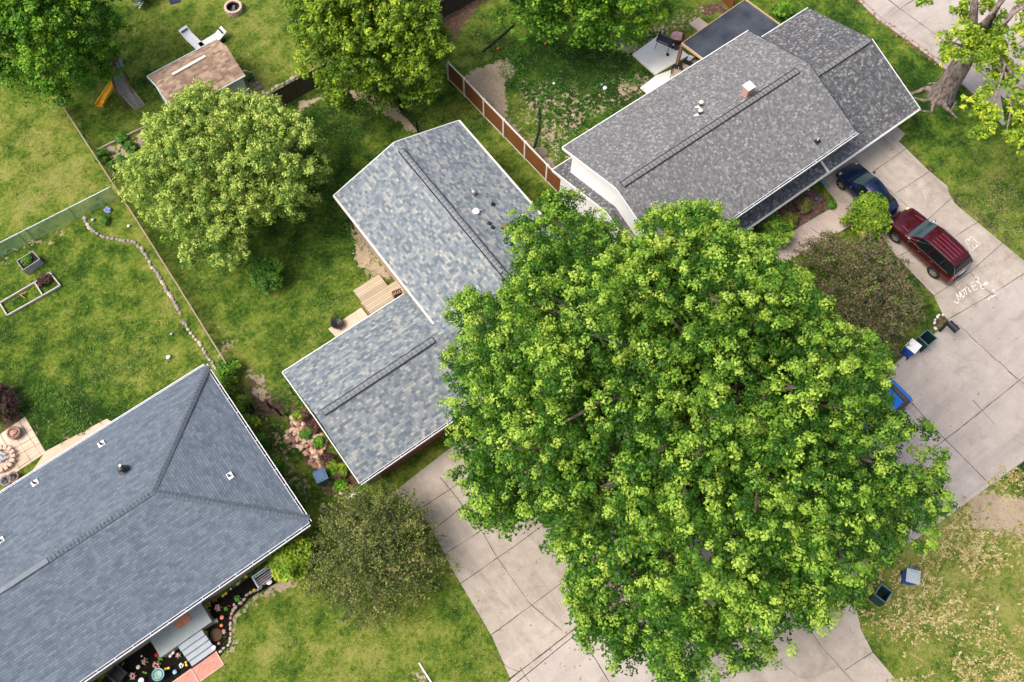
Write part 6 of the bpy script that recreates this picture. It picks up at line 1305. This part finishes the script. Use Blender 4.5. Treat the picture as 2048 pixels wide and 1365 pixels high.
def stroke(mb, P, w=.07, z=.0165, px=True, mi=0):
    P = [Vector(at(*p)) if px else Vector(p) for p in P]; rg = random.Random(len(P))
    for a, b_ in zip(P[:-1], P[1:]):
        d = b_ - a
        if d.length < 1e-4: continue
        n = Vector((-d.y, d.x)).normalized() * w / 2; e = d.normalized() * w * .3; z += .00003
        mb.add([(*(a - e + n), z), (*(a - e - n), z), (*(b_ + e - n), z), (*(b_ + e + n), z)], [(3, 2, 1, 0)], mi)
def zp(px, py): return (1820 + px / 6.825, 440 + py / 6.825)      # traced from a magnified view of the drawing
def zl(L): return [zp(*p) for p in L]
mb = MB()
for L in ([(600,1105),(618,1130),(650,1140),(668,1108)], [(668,1108),(630,1020),(692,1062),(672,985),(735,1075)],                                   # M with its curl
          [(700,975),(690,1010),(715,1050),(745,1045),(742,1005),(715,970),(700,975)], [(720,965),(770,920)], [(745,942),(775,1020)], [(790,925),(815,985),(835,975)],                                   # O T L
          [(828,870),(868,965),(925,945)], [(828,870),(870,848)], [(850,915),(895,895)],                                                                                                             # E
          [(880,800),(895,780),(925,785),(935,820),(900,850),(945,860),(965,900),(975,945),(1010,940)], [(935,820),(930,860)],                                                                      # Y
          [(965,905),(1000,880),(1040,850),(1060,870),(1040,885),(1015,875),(1010,900)]): stroke(mb, zl(L), .05)
tag(struct(mb.build('chalk_writing', CHALKS)), 'x', 'x'); o = bpy.data.objects['chalk_writing']; del o['kind']; tag(o, 'hand chalked word MOTLEY in capital letters at the driveway mouth', 'chalk writing')
mb = MB()
for L in ([(795,1090),(830,1140)], [(765,1110),(800,1160)], [(785,1080),(815,1125),(835,1100)], [(850,1065),(895,1045)], [(895,1000),(925,1045),(970,1025)], [(905,1020),(940,1000)], [(930,1050),(970,1030)], [(605,830),(650,930)], [(625,825),(680,935)], [(650,840),(670,900),(705,890)]): stroke(mb, zl(L), .07)
tag(mb.build('chalk_writing', CHALKF), 'faint rubbed out chalk line of letters below the clear chalk word', 'chalk writing')
mb = MB()
for L in ([(1115,915),(1135,975),(1190,1005)], [(1120,925),(1145,970),(1180,1000)], [(1110,1045),(1065,1090)], [(1120,1050),(1090,1070)], [(1130,1045),(1170,1030)]): stroke(mb, zl(L), .065)
tag(mb.build('chalk_mark', CHALKS), 'thick white chalk stroke and scribbles along the joint with the street', 'chalk mark')
mb = MB(); stroke(mb, zl([(825,432),(790,340),(755,295),(770,270),(800,275),(805,290),(815,245),(835,225),(855,245),(915,310),(968,320),(935,350),(825,432)]), .035); stroke(mb, zl([(865,385),(848,355)]), .05); stroke(mb, zl([(912,352),(900,330)]), .05)
tag(mb.build('chalk_drawing', CHALKS), 'chalk outline of a letter M drawn beside the maroon car', 'chalk drawing')
# ------------------------------------------------------------------ tufts: dry grass windrows on the far verge, weeds and short grass on the lawns (nobody could count them)
L_STRAW = leafmat('straw_blade', [(0, (.22, .19, .05)), (.5, (.42, .35, .13)), (1, (.64, .54, .28))], .8, .1)
L_GRASS = leafmat('grass_blade', [(0, (.022, .065, .01)), (.4, (.065, .15, .018)), (.75, (.16, .25, .03)), (1, (.36, .36, .10))], .7, .15)
def scatter(name, label, polys, mat, blades, size, tint, flat=.35, hgt=.05, sp=.12, windrow=False, cat='grass'):
    Cs, Ns, Ss, Ts = [], [], [], []; rg = RNG
    bare = np.array(pts([(1940,985),(1990,975),(2050,985),(2080,1060),(2000,1075),(1945,1045)]))
    for px, dens in polys:
        P = np.array(pts(px)); lo, hi = P.min(0), P.max(0); N = int(np.prod(hi - lo) * dens); c = rg.uniform(lo, hi, (N, 2)); c = c[polymask(c[:, 0], c[:, 1], P, .01) > .5]; c = c[(polymask(c[:, 0], c[:, 1], bare, .4) < .3) | (rg.random(len(c)) < .12)]
        keep = vnoise(c[:, 0], c[:, 1], 1.1, 5) + rg.normal(0, .16, len(c)) > .48; c = c[keep]; N = len(c)
        if windrow:
            th = rg.choice([.15, .5, 1.9, -.4], N) + rg.normal(0, .25, N) ; ln = rg.uniform(.12, .8, N) * (vnoise(c[:, 0], c[:, 1], 2.5, 8) + .3); a = rg.uniform(-1, 1, (N, blades)) * ln[:, None]
            x = c[:, :1] + a * np.cos(th)[:, None] + rg.normal(0, .035, (N, blades)); y = c[:, 1:] + a * np.sin(th)[:, None] + rg.normal(0, .035, (N, blades))
        else: x = c[:, :1] + rg.normal(0, sp, (N, blades)); y = c[:, 1:] + rg.normal(0, sp, (N, blades))
        z = rg.uniform(.01, hgt, (N, blades)); Cs.append(np.stack([x, y, z], -1).reshape(-1, 3)); M = N * blades
        n_ = rg.normal(0, flat, (M, 3)); n_[:, 2] += 1; Ns.append(n_); Ss.append(size * rg.uniform(.5, 1.5, M)); Ts.append(np.repeat(rg.normal(*tint, N), blades) + rg.normal(0, .12, M))
    o = leaves(name, np.concatenate(Cs), np.concatenate(Ns), np.concatenate(Ss), np.concatenate(Ts), mat, None, .45); o['kind'] = 'stuff'; tag(o, label, cat)
VERGE = [(1720,1190),(1760,1140),(1870,1060),(1950,985),(2060,900),(2100,1400),(1800,1400),(1750,1290)]
scatter('dry_grass', 'matted straw coloured dry grass strewn over the far verge', [(VERGE, 16)], L_STRAW, 18, .12, (.62, .24), .35, .09, windrow=True)
GA = [(0,200),(120,220),(215,370),(0,470)]; GB = [(0,560),(160,440),(300,520),(430,740),(200,840),(0,830)]; GC = [(240,20),(580,10),(600,150),(520,190),(250,80)]; GD = [(340,500),(700,200),(790,280),(700,440),(760,550),(560,740),(480,740)]
GE = [(980,60),(1280,60),(1290,180),(1130,340),(1020,220)]; GF = [(470,1220),(620,1200),(900,1150),(985,1290),(990,1365),(430,1365)]; GG = [(1820,300),(2048,200),(2048,510),(1900,370)]; GH = [(920,200),(1100,400),(1060,420),(860,240)]
scatter('weeds', 'dark leafy weeds and clover scattered thickly over the lawns', [(GE, 26), ([(40,770),(280,770),(230,840),(100,895)], 34), ([(120,600),(330,640),(300,740),(140,760)], 9), ([(600,480),(740,470),(760,550),(640,640)], 10), (VERGE, 12), (GD, 3)], L_BUSH, 9, .09, (.35, .25), .5, .10, .09)
scatter('grass', 'short mixed green and yellowed grass of the lawns', [(g_, 9) for g_ in (GA, GB, GC, GD, GF, GG, GH)], L_GRASS, 12, .07, (.55, .24), .6, .06, .14)
L_FALL = leafmat('fallen_leaf', [(0, (.16, .09, .04)), (.5, (.20, .22, .04)), (1, (.45, .36, .10))], .8, .05)
def litter(name, label, px, z, N, seed, sz=.07):
    P = np.array(pts(px)) if px[0][0] > 100 else np.array(px); rg = np.random.default_rng(seed); lo, hi = P.min(0), P.max(0); c = rg.uniform(lo, hi, (N, 2)); c = c[(polymask(c[:, 0], c[:, 1], P, .01) > .5) & (vnoise(c[:, 0], c[:, 1], 1.5, seed) > .45)]; M = len(c)
    n_ = rg.normal(0, .15, (M, 3)); n_[:, 2] += 1
    o = leaves(name, np.column_stack([c, np.full(M, z)]), n_, sz * rg.uniform(.5, 1.6, M), rg.random(M), L_FALL, None); o['kind'] = 'stuff'; tag(o, label, 'leaf litter')
litter('fallen_leaves', 'scattered fallen leaves and seed husks on the driveway and street under the maple', [(812,975),(1000,880),(1300,1000),(1950,640),(2048,700),(1870,1045),(1700,1166),(1500,1300),(1015,1360),(905,1140)], .03, 1500, 4)
litter('fallen_leaves', 'a few fallen leaves on the driveway around the two parked cars', [(1650,363),(1790,260),(1900,400),(2040,530),(1900,640),(1790,510)], .03, 260, 6)
